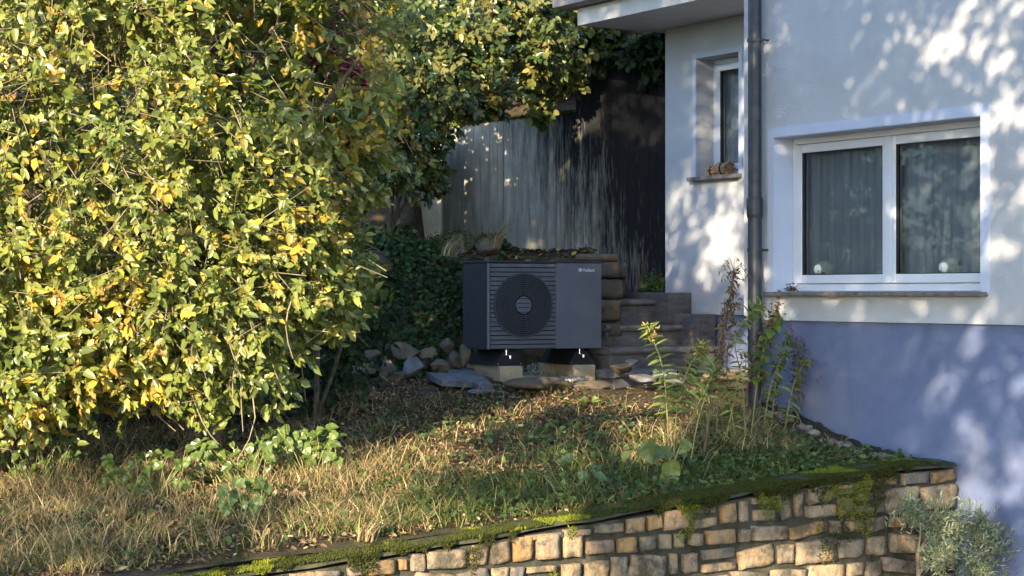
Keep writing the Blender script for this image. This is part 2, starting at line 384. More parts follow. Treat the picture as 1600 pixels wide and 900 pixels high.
house_part('canopy_slab', lambda b: b.box(1.02, 7.2, 2.223, 6.03, 2.53, 2.69), M['soffit'])
house_part('gutter', lambda b: b.prism([(.86, 2.71), (.90, 2.695), (1.06, 2.70), (1.06, 2.80), (.86, 2.80)], 2.23, 6.22, 'y'), M['gutter'])
house_part('porch_roof', lambda b: b.box(.98, 7.2, 2.223, 6.2, 2.80, 2.9), M['gutter'])
house_part('roof', lambda b: b.box(-.35, 7.5, -3.6, 2.6, 3.42, 3.6), M['gutter'])

def window(hole, inset, panes, base_u, curtain, room_d):
    q0, q1, z0, z1 = hole; u = base_u + inset; e = .003
    w = house_part('window', lambda b: (b.box(u, u + .07, q0 + e, q0 + .05, z0 + e, z1 - e, .004), b.box(u, u + .07, q1 - .05, q1 - e, z0 + e, z1 - e, .004),
        b.box(u + .001, u + .069, q0 + .05, q1 - .05, z0 + e, z0 + .055, .004), b.box(u + .001, u + .069, q0 + .05, q1 - .05, z1 - .05, z1 - e, .004)), M['upvc'])
    n = panes; span = (q1 - q0 - .1) / n
    for k in range(n):
        a = q0 + .05 + k * span + .004; b_ = a + span - .008; c = z0 + .059; d = z1 - .054; s = .062; uu = u - .012
        def sash(b): b.box(uu, u + .05, a, a + s, c, d, .006); b.box(uu, u + .05, b_ - s, b_, c, d, .006); b.box(uu + .001, u + .049, a + s, b_ - s, c, c + s, .006); b.box(uu + .001, u + .049, a + s, b_ - s, d - s, d, .006)
        house_part('sash', sash, M['upvc'], w)
        def seal(b): b.box(uu + .006, u + .03, a + s, a + s + .006, c + s, d - s); b.box(uu + .006, u + .03, b_ - s - .006, b_ - s, c + s, d - s); b.box(uu + .007, u + .03, a + s + .006, b_ - s - .006, c + s, c + s + .006); b.box(uu + .007, u + .03, a + s + .006, b_ - s - .006, d - s - .006, d - s)
        house_part('seal', seal, M['seal'], w)
        house_part('pane', lambda b: b.box(u + .012, u + .016, a + s + .001, b_ - s - .001, c + s + .001, d - s - .001), M['glass'], w)
        house_part('joint', lambda b: b.box(u + .002, u + .06, a - .004, a - .0005, c, d), M['seal'], w)
    if n == 2:
        mid = (q0 + q1) / 2; house_part('mullion', lambda b: b.box(u - .02, u - .012, mid - .03, mid + .03, z0 + .06, z1 - .055, .003), M['upvc'], w)
    # curtain: a gathered sheet behind the glass
    N = 160 if n == 2 else 50; qq = np.linspace(q0 + .03, q1 - .03, N); uu = u + .1 + .0035 * np.sin(qq * 75) + .004 * np.sin(qq * 23)
    zz = (z0 + .02, z1 - .02)
    Vc = np.array([H(a, b, z) for z in zz for a, b in zip(uu, qq)]); Fc = np.array([(k, k + 1, N + k + 1, N + k) for k in range(N - 1)])
    np_mesh('curtain', Vc, Fc, M['curtain'], w, smooth=True)
    def room(b):
        b._add([(u + .08 if x == 0 else u + room_d, y, z) for x in (0, 1) for y in (q0 - .0, q1 + .0) for z in (z0 - .0, z1 + .0)], [(4, 6, 7, 5), (0, 4, 5, 1), (2, 3, 7, 6), (0, 2, 6, 4), (1, 5, 7, 3)])
    house_part('room_recess', room, M['room'], w)
    return w
win_a = window(WA, .18, 2, 0.0, True, 1.3)
win_a['label'] = 'wide two-sash window with grey curtains'
win_b = window(WB, .2, 1, 1.9, True, .8)
win_b['label'] = 'narrow single-sash window under the canopy'
q0, q1, z0, z1 = WA
house_part('window_surround', lambda b: (b.box(-.008, .004, q0 - .075, q1 + .06, z1, z1 + .07), b.box(-.008, .004, q0 - .075, q0, -.008, z1), b.box(-.0065, .004, q1, q1 + .06, -.008, z1)), M['trim'], win_a)
house_part('sill', lambda b: b.box(-.075, .178, q0 - .06, q1 + .06, -.026, .004, .005), M['sill_stone'], win_a)
# painted lining of the reveal
house_part('reveal_lining', lambda b: (b.box(-.006, .179, q1 - .004, q1 - .001, .006, z1 - .006), b.box(-.006, .179, q0 + .001, q1 - .004, z1 - .005, z1 - .001)), M['trim'], win_a)
q0, q1, z0, z1 = WB
house_part('sill', lambda b: b.box(1.82, 2.098, q0 - .04, q1 + .05, z0 - .04, z0 - .003, .005), M['sill_stone'], win_b)
house_part('window_surround', lambda b: (b.box(1.893, 1.902, q0 - .05, q1 + .05, z1, z1 + .05), b.box(1.893, 1.902, q1, q1 + .05, z0, z1), b.box(1.893, 1.902, q0 - .05, q0, z0, z1)), M['trim'], win_b)
# downpipe
dpu, dpq = -.085, 1.985
def pipe(b):
    b.tube([H(dpu, dpq, z) for z in (-1.3, .58)], .052, 16); b.tube([H(dpu, dpq, z) for z in (.55, .575, .68, .70)], [.056, .062, .062, .056], 16); b.tube([H(dpu, dpq, z) for z in (.66, 3.42)], .05, 16)
mb = MB(); pipe(mb); dp = mb.build('downpipe', M['zinc'], house, smooth=False)
for z in (1.85, .30, -.35):
    mb = MB(); mb.tube([H(dpu, dpq, z), H(dpu, dpq, z + .025)], .0575, 16); mb.tube([H(dpu, dpq - .055, z + .012), H(.0, dpq - .055, z + .012)], .008, 6); mb.build('bracket', M['zinc'], dp)
# things inside the window
for px, nm in ((1290, 'pale rounded flower head behind the left pane of the wide window'), (1487, 'pale rounded flower head behind the right pane of the wide window')):
    dx = (px - 800) / FPX; u = .27
    q = (dx * (P0[1] + u * IN[1]) - (P0[0] + u * IN[0])) / (AL[0] - dx * AL[1])
    b0 = H(u, q, .06); t = thing('flower_pot', b0, nm, 'flower')
    mb = MB(); mb.tube([b0, b0 + [0, 0, .07]], [.035, .045], 12); mb.build('pot', M['render'], t)
    c = b0 + [0, 0, .11]; n = 150; d = norm(rng.normal(size=(n, 3))); P = c + d * np.array([.085, .085, .06])
    Vp = []; 
    for p, dd in zip(P, d):
        x = np.cross(dd, [0, .3, 1]); x = x / np.linalg.norm(x); y = np.cross(dd, x); r = .018
        Vp += [p - x * r - y * r, p + x * r - y * r, p + x * r + y * r, p - x * r + y * r]
    np_mesh('petals', Vp, np.arange(4 * n).reshape(-1, 4), M['petal'], t)
# bundles of sticks on the small sill
def bundle(q, r, ln, label, seed):
    rr = random.Random(seed); z = WB[2] + r + .001; base = H(1.93, q, WB[2] - .003); t = thing('stick_bundle', base, label, 'wood bundle')
    n = 0
    for ring, cnt in ((0, 1), (.38, 6), (.78, 12)):
        for k in range(cnt):
            a = 2 * math.pi * (k + rr.random() * .5) / cnt; rad = r * ring
            du, dz = rad * math.cos(a), rad * math.sin(a); w = r * rr.uniform(.17, .23)
            mb = MB(); j = rr.uniform(-.012, .012)
            mb.tube([H(1.95 + du * 1.12 , q - ln / 2 + j, z + dz * 1.1), H(1.95 + du, q, z + dz), H(1.95 + du * 1.12, q + ln / 2 + j, z + dz * 1.1)], w, 6); mb.build('stick', M['wood'], t)
    mb = MB(); mb.tube([H(1.95, q - .012, z), H(1.95, q + .012, z)], r * 1.03, 14); mb.build('binding', M['dark_wire'], t)
bundle(4.97, .062, .17, 'larger barrel shaped bundle of sticks on the narrow window sill', 2)
bundle(5.14, .048, .12, 'smaller bundle of cut sticks at the left on the narrow window sill', 5)

# ------------------------------------------------------------------ concrete retaining wall
cw = thing('concrete_wall', (.5, 20.2, .2), 'grey board-marked concrete retaining wall with black stains behind the heat pump', 'retaining wall')
CL = float(np.linalg.norm(CWR - CWL))
def cwp(s, d, z): p = CWL + CWD * s + CWN * d; return (p[0], p[1], z)
def cwtop(s): return 1.80 + .05 * s if s < 1.72 else 2.75
def slab(mb, s0, s1, d0, d1, z0, za, zb):
    vs = [cwp(s, d, z) for s in (s0, s1) for d in (d0, d1) for z in (z0, (za if s == s0 else zb))]
    mb._add(vs, [(0, 1, 3, 2), (4, 6, 7, 5), (0, 4, 5, 1), (2, 3, 7, 6), (0, 2, 6, 4), (1, 5, 7, 3)])
mb = MB(); slab(mb, 0, 1.72, -.28, 0, -.5, cwtop(0), cwtop(1.7)); slab(mb, 1.72, CL, -.279, .001, -.6, 2.75, 2.75); mb.build('wall_body', M['concrete'], cw)
s = .0; k = 0
while s < CL - .12:
    w = .06 + .075 * rng.random(); h = cwtop(s) - .02 if s < 1.72 else 2.72
    mb = MB(); p = [(s, .0), (s + .004, .004 + .008 * rng.random()), (s + w - .006, .004 + .008 * rng.random()), (s + w, .0)]
    vs = [cwp(a, d, z) for z in (-.5, h) for a, d in p]; mb._add(vs, [(0, 1, 2, 3), (4, 7, 6, 5), (0, 4, 5, 1), (1, 5, 6, 2), (2, 6, 7, 3)])
    mb.build('board_rib', M['concrete'], cw); s += w + .004 + .008 * (rng.random() < .15)
pier = MB(); a = pix(672, 200, 20.4)
pier.box(-.15, .13, -.2, .2, .5, 1.76, .02); pier.M = Matrix.Identity(4)
pv = [(x + a[0], y + 20.4, z) for x, y, z in pier.v]; pier.v = pv
pr = pier.build('lit_return_pier', M['lit_pier'], base=(a[0], 20.4, .5)); tag(pr, 'pale pier standing in for a sunlit wall return at the left end of the concrete wall, half hidden by leaves', 'pier')

# ------------------------------------------------------------------ rounded / rough stones
def rough_block(sx, sy, sz, seed, amp=.018, n=3, rnd=.35):
    """box of n x n cells a side with rounded corners and uneven faces, centred"""
    vs = {}; V = []; F = []
    def vid(p):
        if p not in vs:
            x, y, z = [(c / n) * 2 - 1 for c in p]; e = 1 - rnd * .12 * sum(abs(c) > .99 for c in (x, y, z))
            vs[p] = len(V); V.append((x * e * sx / 2, y * e * sy / 2, z * e * sz / 2))
        return vs[p]
    for ax in range(3):
        for side in (0, n):
            for i in range(n):
                for j in range(n):
                    def P(a, b):
                        l = [a, b]; l.insert(ax, side); return tuple(l)
                    f = [vid(P(i, j)), vid(P(i + 1, j)), vid(P(i + 1, j + 1)), vid(P(i, j + 1))]
                    F.append(f if (side == n) != (ax == 1) else f[::-1])
    V = np.array(V); sd = seed * 3.7
    nz = np.stack([fnoise(V + sd, 11, 1), fnoise(V + sd, 13, 2), fnoise(V + sd, 11, 3)], -1) * 1.5 - .75
    lim = np.array([sx, sy, sz]); V = V + nz * np.minimum(amp * 2, lim * .16)
    return V, np.array(F)
def ico(sub=2):
    bm = bmesh.new(); bmesh.ops.create_icosphere(bm, subdivisions=sub, radius=1); bm.verts.index_update()
    V = np.array([v.co[:] for v in bm.verts]); F = np.array([[v.index for v in f.verts] for f in bm.faces]); bm.free(); return V, F
ICO2 = ico(2); ICO3 = ico(3)
def rock_verts(size, seed, rough=.35, planes=7):
    V, F = ICO3; V = V.copy(); r = np.random.default_rng(seed)
    for k in range(planes):                               # flat broken faces
        n = norm(r.normal(size=3)); d = r.uniform(.42, .78); h = V @ n - d; V = np.where((h > 0)[:, None], V - np.outer(h, n), V)
    V = V * (1 + rough * (fnoise(V + seed, 1.7) - .5)[:, None]) ; return V * np.array(size), F
def rock(name, c, size, rotz, label, cat, group, mat, seed, tilt=0.0, parent=None, **kw):
    V, F = rock_verts(size, seed, **kw); Rm = np.array(Matrix.Rotation(rotz, 3, 'Z') @ Matrix.Rotation(tilt, 3, 'Y'))
    V = V @ Rm.T
    o = np_mesh(name, V + np.asarray(c), F, mat, parent, base=None if parent else c)
    if parent is None: tag(o, label, cat, group)
    return o

# ------------------------------------------------------------------ foreground stone wall
TT = np.array([0, .5, 2.265, 4.02, 4.92, 9.5]); TZ = np.array([-1.104, -1.106, -1.237, -1.38, -1.433, -1.62])
def wtop(t): return float(np.interp(t, TT, TZ))
sw = thing('stone_wall', H(-3, .14, -2.25), 'low sandstone retaining wall with mossy top in the foreground', 'stone wall', None, HA)
def wl_sheet(u0, u1, n, q0, q1, zf0, zf1):
    mb = MB(MH); us = np.linspace(u0, u1, n)
    for a, b in zip(us[:-1], us[1:]):
        vs = [(x, y, z) for x in (a, b) for y in (q0, q1) for z in (zf0(-x), zf1(-x))]
        mb._add(vs, [(0, 4, 5, 1), (2, 3, 7, 6), (0, 2, 6, 4), (1, 5, 7, 3)])
        if a == u0: mb._add(vs[:4], [(0, 1, 3, 2)])
        if b == u1: mb._add(vs[4:], [(0, 2, 3, 1)])
    return mb
wl_sheet(-9.5, -.001, 20, .026, .27, lambda t: -2.25, lambda t: wtop(t) - .05).build('mortar', M['mortar'], sw)
capmb = MB(MH)
us_ = np.linspace(-9.5, -.002, 160); prof = [(.002, -.026), (.008, -.01), (.04, -.002), (.15, .004), (.29, -.004), (.3, -.06)]
cv = []; 
for x in us_:
    for (y, z) in prof:
        p = np.array([x, y, 0.0]); wv = (vnoise(np.array([x * 5, y * 9, z * 20]), 1, 4) - .5)
        cv.append((x, y + wv * .03, wtop(-x) + z + wv * .022))
cf = [(i * 6 + k, i * 6 + k + 1, (i + 1) * 6 + k + 1, (i + 1) * 6 + k) for i in range(len(us_) - 1) for k in range(5)] + [tuple(range(6))]
capmb._add(cv, cf); capmb.build('cap', M['cap'], sw, smooth=True)
stone_n = 0
z = -2.24; course = 0
faces_pts = []
while z < -1.1:
    h = (.15, .11, .175, .12, .16, .115, .165)[course % 7]; t = -.0; course += 1
    while t < 9.4:
        w = float(rng.choice([rng.uniform(.09, .16), rng.uniform(.14, .24), rng.uniform(.22, .33)])); w = min(w, 9.45 - t); top = min(wtop(t + w / 2) - .04, 9)
        if t < .01: w = .22 + .1 * (course % 2)
        parts = [(z, min(z + h, top))]
        if top - (z + h) < .075: parts = [(z, top)]
        if rng.random() < .34 and parts[0][1] - z > .13 and w < .3: m_ = z + (parts[0][1] - z) * rng.uniform(.4, .6); parts = [(z, m_), (m_, parts[0][1])]
        for (a, b) in parts:
            if b - a < .05: continue
            if z + h < -1.95 and t > 3.2: continue          # far below the frame
            gap = rng.uniform(.007, .024); dpth = .12
            V, F = rough_block(w - 2 * gap, dpth, (b - a) - 2 * gap, stone_n, .026, 5, .06)
            V = V + np.array([0, 0, 0]); ang = rng.normal(0, .07); c_, s_ = math.cos(ang), math.sin(ang)
            V = np.stack([V[:, 0] * c_ - V[:, 2] * s_, V[:, 1], V[:, 0] * s_ + V[:, 2] * c_], -1)
            ctr = np.array([-(t + w / 2), .05 + rng.uniform(-.012, .012), (a + b) / 2]); Vw = V + ctr
            Wd = P0 + Vw[:, :1] * IN + Vw[:, 1:2] * AL + Vw[:, 2:] * np.array([0, 0, 1])
            np_mesh('stone', Wd, F, M['sandstone'], sw); stone_n += 1
        t += w
    z += h

# ------------------------------------------------------------------ foliage machinery
def leaf_mesh(P, D, N, L, W, fold=.3, curl=.25):
    n = len(P); D = norm(D); S = norm(np.cross(D, N)); N = np.cross(S, D)
    L = np.broadcast_to(L, (n,))[:, None]; W = np.broadcast_to(W, (n,))[:, None]
    curl = np.broadcast_to(curl, (n,))[:, None]; out = np.empty((n, 6, 3))
    for k, (x, y) in enumerate(((0, 0), (.28, -.46), (.68, -.38), (1, 0), (.68, .38), (.28, .46))):
        out[:, k] = P + L * x * D + W * y * S + (W * fold * abs(y) - L * curl * x * x) * N
    F = (np.arange(n)[:, None, None] * 6 + np.array([[0, 1, 2, 3], [0, 3, 4, 5]])).reshape(-1, 4)
    return out.reshape(-1, 3), F
def basis(A):
    A = norm(A); r = np.where(np.abs(A[:, 2:3]) > .9, np.array([[1., 0, 0]]), np.array([[0., 0, 1]]))
    B = norm(np.cross(A, r)); return A, B, np.cross(A, B)
def sprigs(C, A, k, length, droop=.25, face=None, jit=.35):
    """k leaves round each twig end; returns leaf base, direction, facing, twig id"""
    m = len(C); A, B1, B2 = basis(A); j = np.arange(k)[None, :, None]; fr = (j + .5) / k
    ang = 2.4 * j + rng.random((m, 1, 1)) * 6.28 + rng.normal(0, .3, (m, k, 1))
    rad = B1[:, None] * np.cos(ang) + B2[:, None] * np.sin(ang)
    ln = length * rng.uniform(.6, 1.3, (m, 1, 1))
    P = C[:, None] + A[:, None] * (fr - 1) * ln
    D = A[:, None] * (.25 + .75 * fr) + rad * (1.0 - .55 * fr) + np.array([0, 0, -droop]) + rng.normal(0, jit, (m, k, 3)) * .6
    D = norm(D); f = np.array([0, 0, .32]) + (SUN * .75 if face is None else face)
    N = f + rad * -.1 + A[:, None] * .3 + rng.normal(0, jit, (m, k, 3)) * .9
    return P.reshape(-1, 3), D.reshape(-1, 3), N.reshape(-1, 3), np.repeat(np.arange(m), k)
def blades(P, h, az, lean, width, bend):
    """grass ribbons of three quads"""
    n = len(P); d = np.stack([np.cos(az), np.sin(az), 0 * az], -1); s = np.stack([-np.sin(az), np.cos(az), 0 * az], -1)
    rot = rng.uniform(0, 6.28, n); sx = np.stack([np.cos(rot), np.sin(rot), 0 * rot], -1)
    out = np.empty((n, 8, 3))
    for i, fr in enumerate((0, .35, .7, 1)):
        up = h * (fr - bend * fr ** 3 * .55); fw = h * (lean * fr + bend * fr ** 2.2 * .75)
        c = P + d * fw[:, None] + np.array([0, 0, 1.]) * up[:, None]; w = (width * (1 - .85 * fr ** 1.5) / 2)[:, None]
        out[:, 2 * i] = c - sx * w; out[:, 2 * i + 1] = c + sx * w
    F = (np.arange(n)[:, None, None] * 8 + np.array([[0, 1, 3, 2], [2, 3, 5, 4], [4, 5, 7, 6]])).reshape(-1, 4)
    return out.reshape(-1, 3), F
def palette(n, cols, wts, jit=.18):
    c = np.array(cols)[rng.choice(len(cols), n, p=np.array(wts) / sum(wts))]
    return np.clip(c * (1 + rng.normal(0, jit, (n, 1))) * (1 + rng.normal(0, .06, (n, 3))), .004, .9)
def in_view(P, m=0.0):
    Y = P[:, 1]; return (Y > .3) & (np.abs(P[:, 0]) < (.2667 + m) * Y) & (P[:, 2] < (.1523 + m) * Y) & (P[:, 2] > (-.1477 - m) * Y)
def twig_tubes(C, A, ln, r=.0025):
    """thin three-sided twigs, vectorised"""
    A, B1, B2 = basis(A); out = np.empty((len(C), 6, 3))
    for e, (s, rr) in enumerate(((-ln, r), (.0, r * .5))):
        for k in range(3):
            a = k * 2.094; out[:, e * 3 + k] = C + A * s + (B1 * math.cos(a) + B2 * math.sin(a)) * rr
    F = (np.arange(len(C))[:, None, None] * 6 + np.array([[0, 1, 4, 3], [1, 2, 5, 4], [2, 0, 3, 5]])).reshape(-1, 4)
    return out.reshape(-1, 3), F
def crown(ells, n, thick=.4, gap=.42, seed=1, rough=.3, freq=1.6):
    """twig-end positions near the surface of a union of ellipsoids with an uneven outline"""
    vol = np.array([np.prod(e[1]) ** (2 / 3) for e in ells]); ids = rng.choice(len(ells), n, p=vol / vol.sum())
    C = np.array([e[0] for e in ells])[ids]; Rr = np.array([e[1] for e in ells])[ids]; d = norm(rng.normal(size=(n, 3)))
    r = 1 - thick * rng.random(n) ** 1.3; nn = fnoise(C + d * Rr, freq, seed) - .5
    P = C + d * Rr * (r * (1 + rough * 2 * nn))[:, None]
    keep = vnoise(P, 2.7, seed + 8) + .3 * rng.random(n) > gap
    for j, (c, rr) in enumerate(ells): keep &= ~((ids != j) & (np.linalg.norm((P - c) / rr, axis=1) < .6))
    O = norm(d / Rr); return P[keep], O[keep], nn[keep]
def limb(mb, a, b, r0, r1, sag=.1, n=6, seg=6):
    a = np.asarray(a, float); b = np.asarray(b, float); pts = []; rr = []
    side = rng.normal(0, .08, 3) * np.linalg.norm(b - a)
    for i in range(seg + 1):
        f = i / seg; pts.append(a + (b - a) * f + side * math.sin(f * 3.1) + np.array([0, 0, sag * math.sin(f * 3.14)])); rr.append(r0 + (r1 - r0) * f)
    mb.tube(pts, rr, n); return pts

UNIT = {}
def broad_leaf(wide, seed):
    r = np.random.default_rng(seed); pr = [(-.08, .16), (.02, .34), (.22, .48), (.45, .45), (.68, .32), (.86, .15)]; V = [(0, 0.02, 0)] + [(0, y, 0) for y in (.3, .6)] + [(0, 1, 0)]; F = []
    for sgn in (1, -1):
        o = len(V); V += [(sgn * x * wide, y, 0) for y, x in pr]
        F += [(0, o, o + 1), (0, o + 1, o + 2, 1), (1, o + 2, o + 3), (1, o + 3, o + 4, 2), (2, o + 4, o + 5), (2, o + 5, 3)]
    V = np.array(V, float); V[:, 2] = .22 * np.abs(V[:, 0]) + .07 * np.sin(V[:, 1] * 9 + r.random() * 6) * np.abs(V[:, 0]) * 3 - .22 * V[:, 1] ** 2; return V, F
def unit_leaf(key, colour, mat, fold=.3, curl=.25, wide=1.0):
    k = (key, wide)
    if k not in UNIT:
        if wide > .7: V, F = broad_leaf(wide, len(UNIT))
        else: V, F = leaf_mesh(np.zeros((1, 3)), np.array([[0, 1., 0]]), np.array([[0, 0, 1.]]), 1.0, wide, fold, curl)
        me = bpy.data.meshes.new('leaf'); me.from_pydata([tuple(v) for v in V], [], [tuple(f) for f in F])
        at = me.color_attributes.new('Col', 'FLOAT_COLOR', 'POINT')
        for d in at.data: d.color = (*colour, 1)
        me.materials.append(mat); UNIT[k] = me
    return UNIT[k]
def leaf_obj(me, p, d, n, L, parent, name='leaf'):
    d = norm(np.asarray(d, float)); s = norm(np.cross(d, n)); n2 = np.cross(s, d)
    M4 = Matrix(((s[0] * L, d[0] * L, n2[0] * L, p[0]), (s[1] * L, d[1] * L, n2[1] * L, p[1]), (s[2] * L, d[2] * L, n2[2] * L, p[2]), (0, 0, 0, 1)))
    o = bpy.data.objects.new(name, me); COL.objects.link(o); o.parent = parent; o.matrix_basis = root_mat(parent).inverted() @ M4
    return o

# ------------------------------------------------------------------ the big fruit tree at the left
G1, G2, G3, YL, OR = (.145, .195, .045), (.26, .295, .07), (.4, .4, .13), (.55, .43, .07), (.46, .28, .07)
def leaf_colours(P, ids, m, yellow=.5):
    tw = fnoise(P, 1.4, 21); tone = rng.random(m)[ids] * .5 + rng.random(len(P)) * .5
    c = np.where((tone < .4)[:, None], G1, np.where((tone < .78)[:, None], G2, G3)).astype(float)
    yl = (rng.random(m)[ids] * .6 + rng.random(len(P)) * .4 + (tw - .5) * .9) > 1.0 - yellow * .45
    c = np.where(yl[:, None], np.where((rng.random(len(P)) < .75)[:, None], YL, OR), c)
    return np.clip(c * (1 + rng.normal(0, .17, (len(P), 1))), .005, .9)
ft_base = np.array([-2.3, 13.4, -1.2])
ft = thing('fruit_tree', ft_base, 'large drooping fruit tree with green and yellowing leaves filling the left side', 'tree')
ells = [((-2.7, 12.2, .75), (1.45, 1.25, 1.55)), ((-1.75, 12.2, .75), (.85, .95, 1.25)), ((-1.6, 12.6, 1.9), (1.1, 1.1, 1.1)), ((-1.35, 12.4, .05), (.42, .5, .55)),
        ((-3.6, 11.9, .3), (1.0, 1.0, 1.3)), ((-2.2, 11.9, -.15), (.85, .7, .6)), ((-3.0, 11.7, -.35), (.7, .6, .55)), ((-1.25, 13.1, 1.05), (.6, .8, .6)),
        ((-2.6, 12.6, 2.55), (1.6, 1.4, 1.1)), ((-4.8, 12.4, .8), (1.4, 1.4, 1.7)), ((-2.95, 11.9, -.5), (.95, .6, .5)), ((-1.95, 12.1, -.5), (.6, .5, .42)), ((-3.9, 11.8, -.6), (.8, .6, .5)), ((-1.5, 13.0, 2.9), (.9, 1.0, .8)), ((-1.2, 12.9, .1), (.36, .5, .5)), ((-1.8, 12.6, 3.1), (1.2, 1.1, .75))]
ells = [(np.array(a), np.array(b)) for a, b in ells]
C, O, nn = crown(ells, 10500, .42, .33, 1, .26)
A = norm(O * .8 + np.array([.2, -.15, -.15]) + rng.normal(0, .45, O.shape))
gap_ = (np.abs(C[:, 0] + 1.32) < .44) & (C[:, 2] > 1.1) & (C[:, 2] < 2.0) & (C[:, 1] < 13.2) & (rng.random(len(C)) < .93)
ok = (C[:, 2] > gz(C[:, 0], C[:, 1]) + .12) & ~gap_; C, A = C[ok], A[ok]
KL = 12
P, D, N, ids = sprigs(C, A, KL, .19, .12)
L = .026 + .055 * rng.random(len(P)) ** 1.3; cols = leaf_colours(P, ids, len(C), .75)
cu = rng.uniform(-.1, .75, len(P))
vis = np.nonzero(in_view(P, -.004))[0]; near = vis[np.argsort(np.linalg.norm(P[vis], axis=1) - 9.0 * L[vis])[:300]]
rest = np.ones(len(P), bool); rest[near] = False
V, F = leaf_mesh(P[rest], D[rest], N[rest], L[rest], L[rest] * rng.uniform(.5, .78, rest.sum()), .35, cu[rest])
o = np_mesh('foliage', V, F, M['leaf'], ft, np.repeat(cols[rest], 6, 0)); o['kind'] = 'stuff'
keyc = {'a': G1, 'b': G2, 'c': G3, 'd': YL, 'e': OR}
for i in near:
    k = min(keyc, key=lambda q: np.abs(np.array(keyc[q]) - cols[i]).sum())
    leaf_obj(unit_leaf('fruit' + k, keyc[k], M['leaf'], .35, .22, .56), P[i], D[i], N[i], L[i] * 1.05, ft)
# inner, shaded twigs behind the shell
Ci = np.concatenate([a + norm(rng.normal(size=(150, 3))) * b * rng.uniform(.15, .6, (150, 1)) for a, b in ells])
Ci = Ci[Ci[:, 2] > gz(Ci[:, 0], Ci[:, 1]) + .3]
Pi, Di, Ni, idi = sprigs(Ci, rng.normal(size=Ci.shape), 9, .25)
V, F = leaf_mesh(Pi, Di, Ni, .085, .045, .3, .2); ci = leaf_colours(Pi, idi, len(Ci), .3)
o = np_mesh('inner_foliage', V, F, M['leaf'], ft, np.repeat(ci, 6, 0)); o['kind'] = 'stuff'
V, F = twig_tubes(C, A, .42, .0042); o = np_mesh('twigs', V, F, M['twig'], ft); o['kind'] = 'stuff'
mb = MB(); limb(mb, ft_base - [0, 0, .1], ft_base + [.15, -.1, 1.1], .14, .1, 0); mb.build('trunk', M['bark'], ft)
fork = ft_base + [.15, -.1, 1.05]
for e in ((-2.7, 12.2, 2.3), (-1.6, 12.3, 1.6), (-1.4, 12.5, .6), (-3.8, 12.0, 1.0), (-2.2, 11.7, .5), (-1.5, 13.0, 3.0), (-2.7, 12.7, 3.3), (-4.9, 12.4, 1.4), (-1.0, 12.6, 1.55)):
    mb = MB(); pts = limb(mb, fork, e, .06, .014, .25)
    for k in (3, 4, 5):
        for _ in range(2): limb(mb, pts[k], pts[k] + rng.normal(0, .35, 3) + [0, -.1, .05], .018, .006, .05, 5, 4)
    mb.build('branch', M['bark'], ft)
mb = MB()
for _ in range(26):                                    # fine hanging twigs under the crown
    a = np.array([rng.uniform(-3.2, -1.2), rng.uniform(11.6, 12.6), rng.uniform(-.6, .1)]); b = a + [rng.normal(0, .12), rng.normal(0, .1), -rng.uniform(.3, .6)]
    limb(mb, a, b, .006, .003, 0, 4, 4)
mb.build('hanging_twigs', M['twig'], ft)['kind'] = 'stuff'

# ------------------------------------------------------------------ unseen tree outside the frame, leaves set along sun beams to shape the dapples
def beam_leaves(n, pts_fn, dmin, dmax):
    P = pts_fn(n); d = rng.uniform(dmin, dmax, len(P)) - ((2.2 * (P[:, 2] > .4) - 1.5 * (P[:, 2] < -.6)) if pts_fn is wall_pts else 0); return P + SUN * d[:, None]
def wall_pts(n):
    q = rng.uniform(-2.2, 2.35, n); z = rng.uniform(-2.0, 2.75, n)
    nzv = fnoise(np.stack([q, z, 0 * q], -1), 2.3, 31); nz2 = vnoise(np.stack([q, z, 0 * q], -1), 8.5, 41)
    dens = np.full(n, .57)
    dens = np.where(q < -.15, .4, dens); dens = np.where((q < .35) & (z < .15), .5, dens)
    dens = np.where((q > .5) & (z < -.25), .9, dens); dens = np.where((q > 1.9) & (z > .2), .5, dens)
    dens = np.where((q > -.1) & (q < 1.9) & (z > -.05) & (z < 1.3), .86, dens)
    keep = dens + (nzv - .5) * np.where(z < .15, .3, .5) + (nz2 - .5) * 1.1 > rng.uniform(.28, .72, n)
    return np.array([P0]) + q[keep, None] * AL + z[keep, None] * np.array([0, 0, 1.])
def garden_pts(n):
    u = rng.uniform(-6.5, .0, n); q = rng.uniform(-.2, 4.5, n); W = P0 + u[:, None] * IN + q[:, None] * AL
    W[:, 2] = gz(W[:, 0], W[:, 1]); W[:, 2] = np.where(q < .1, rng.uniform(-1.9, -1.2, n), W[:, 2]); k_ = (q > .1) | (rng.random(n) < .5); W, u = W[k_], u[k_]; n = len(W)
    T = W + SUN * ((11.6 - W[:, 1:2]) / SUN[1]); blk = (T[:, 0] < -.95) & (T[:, 2] > -.85)
    keep = ~blk & (fnoise(W, 1.1, 51) + .05 * (u > -3.2) > .555 + rng.normal(0, .05, n)); return W[keep]
st_base = np.array([-3.3, .6, -2.25])
stt = thing('shade_tree', st_base, 'tall unseen tree outside the frame to the left, its leaves placed to shape the shade on the house', 'tree')
def porch_pts(n):
    q = rng.uniform(2.2, 5.9, n); z = rng.uniform(-.5, 2.6, n); P3 = np.stack([q, z, 0 * q], -1)
    keep = .51 + (fnoise(P3, 2.2, 33) - .5) * .6 + (vnoise(P3, 8.5, 44) - .5) * .8 > rng.uniform(.3, .7, n)
    return (P0 + 1.9 * IN) + q[keep, None] * AL + z[keep, None] * np.array([0, 0, 1.])
Cw = beam_leaves(18000, wall_pts, 8.0, 11.0); Cg = beam_leaves(8000, garden_pts, 10.0, 13.5)
Cp = beam_leaves(10500, porch_pts, 9.5, 13.0)
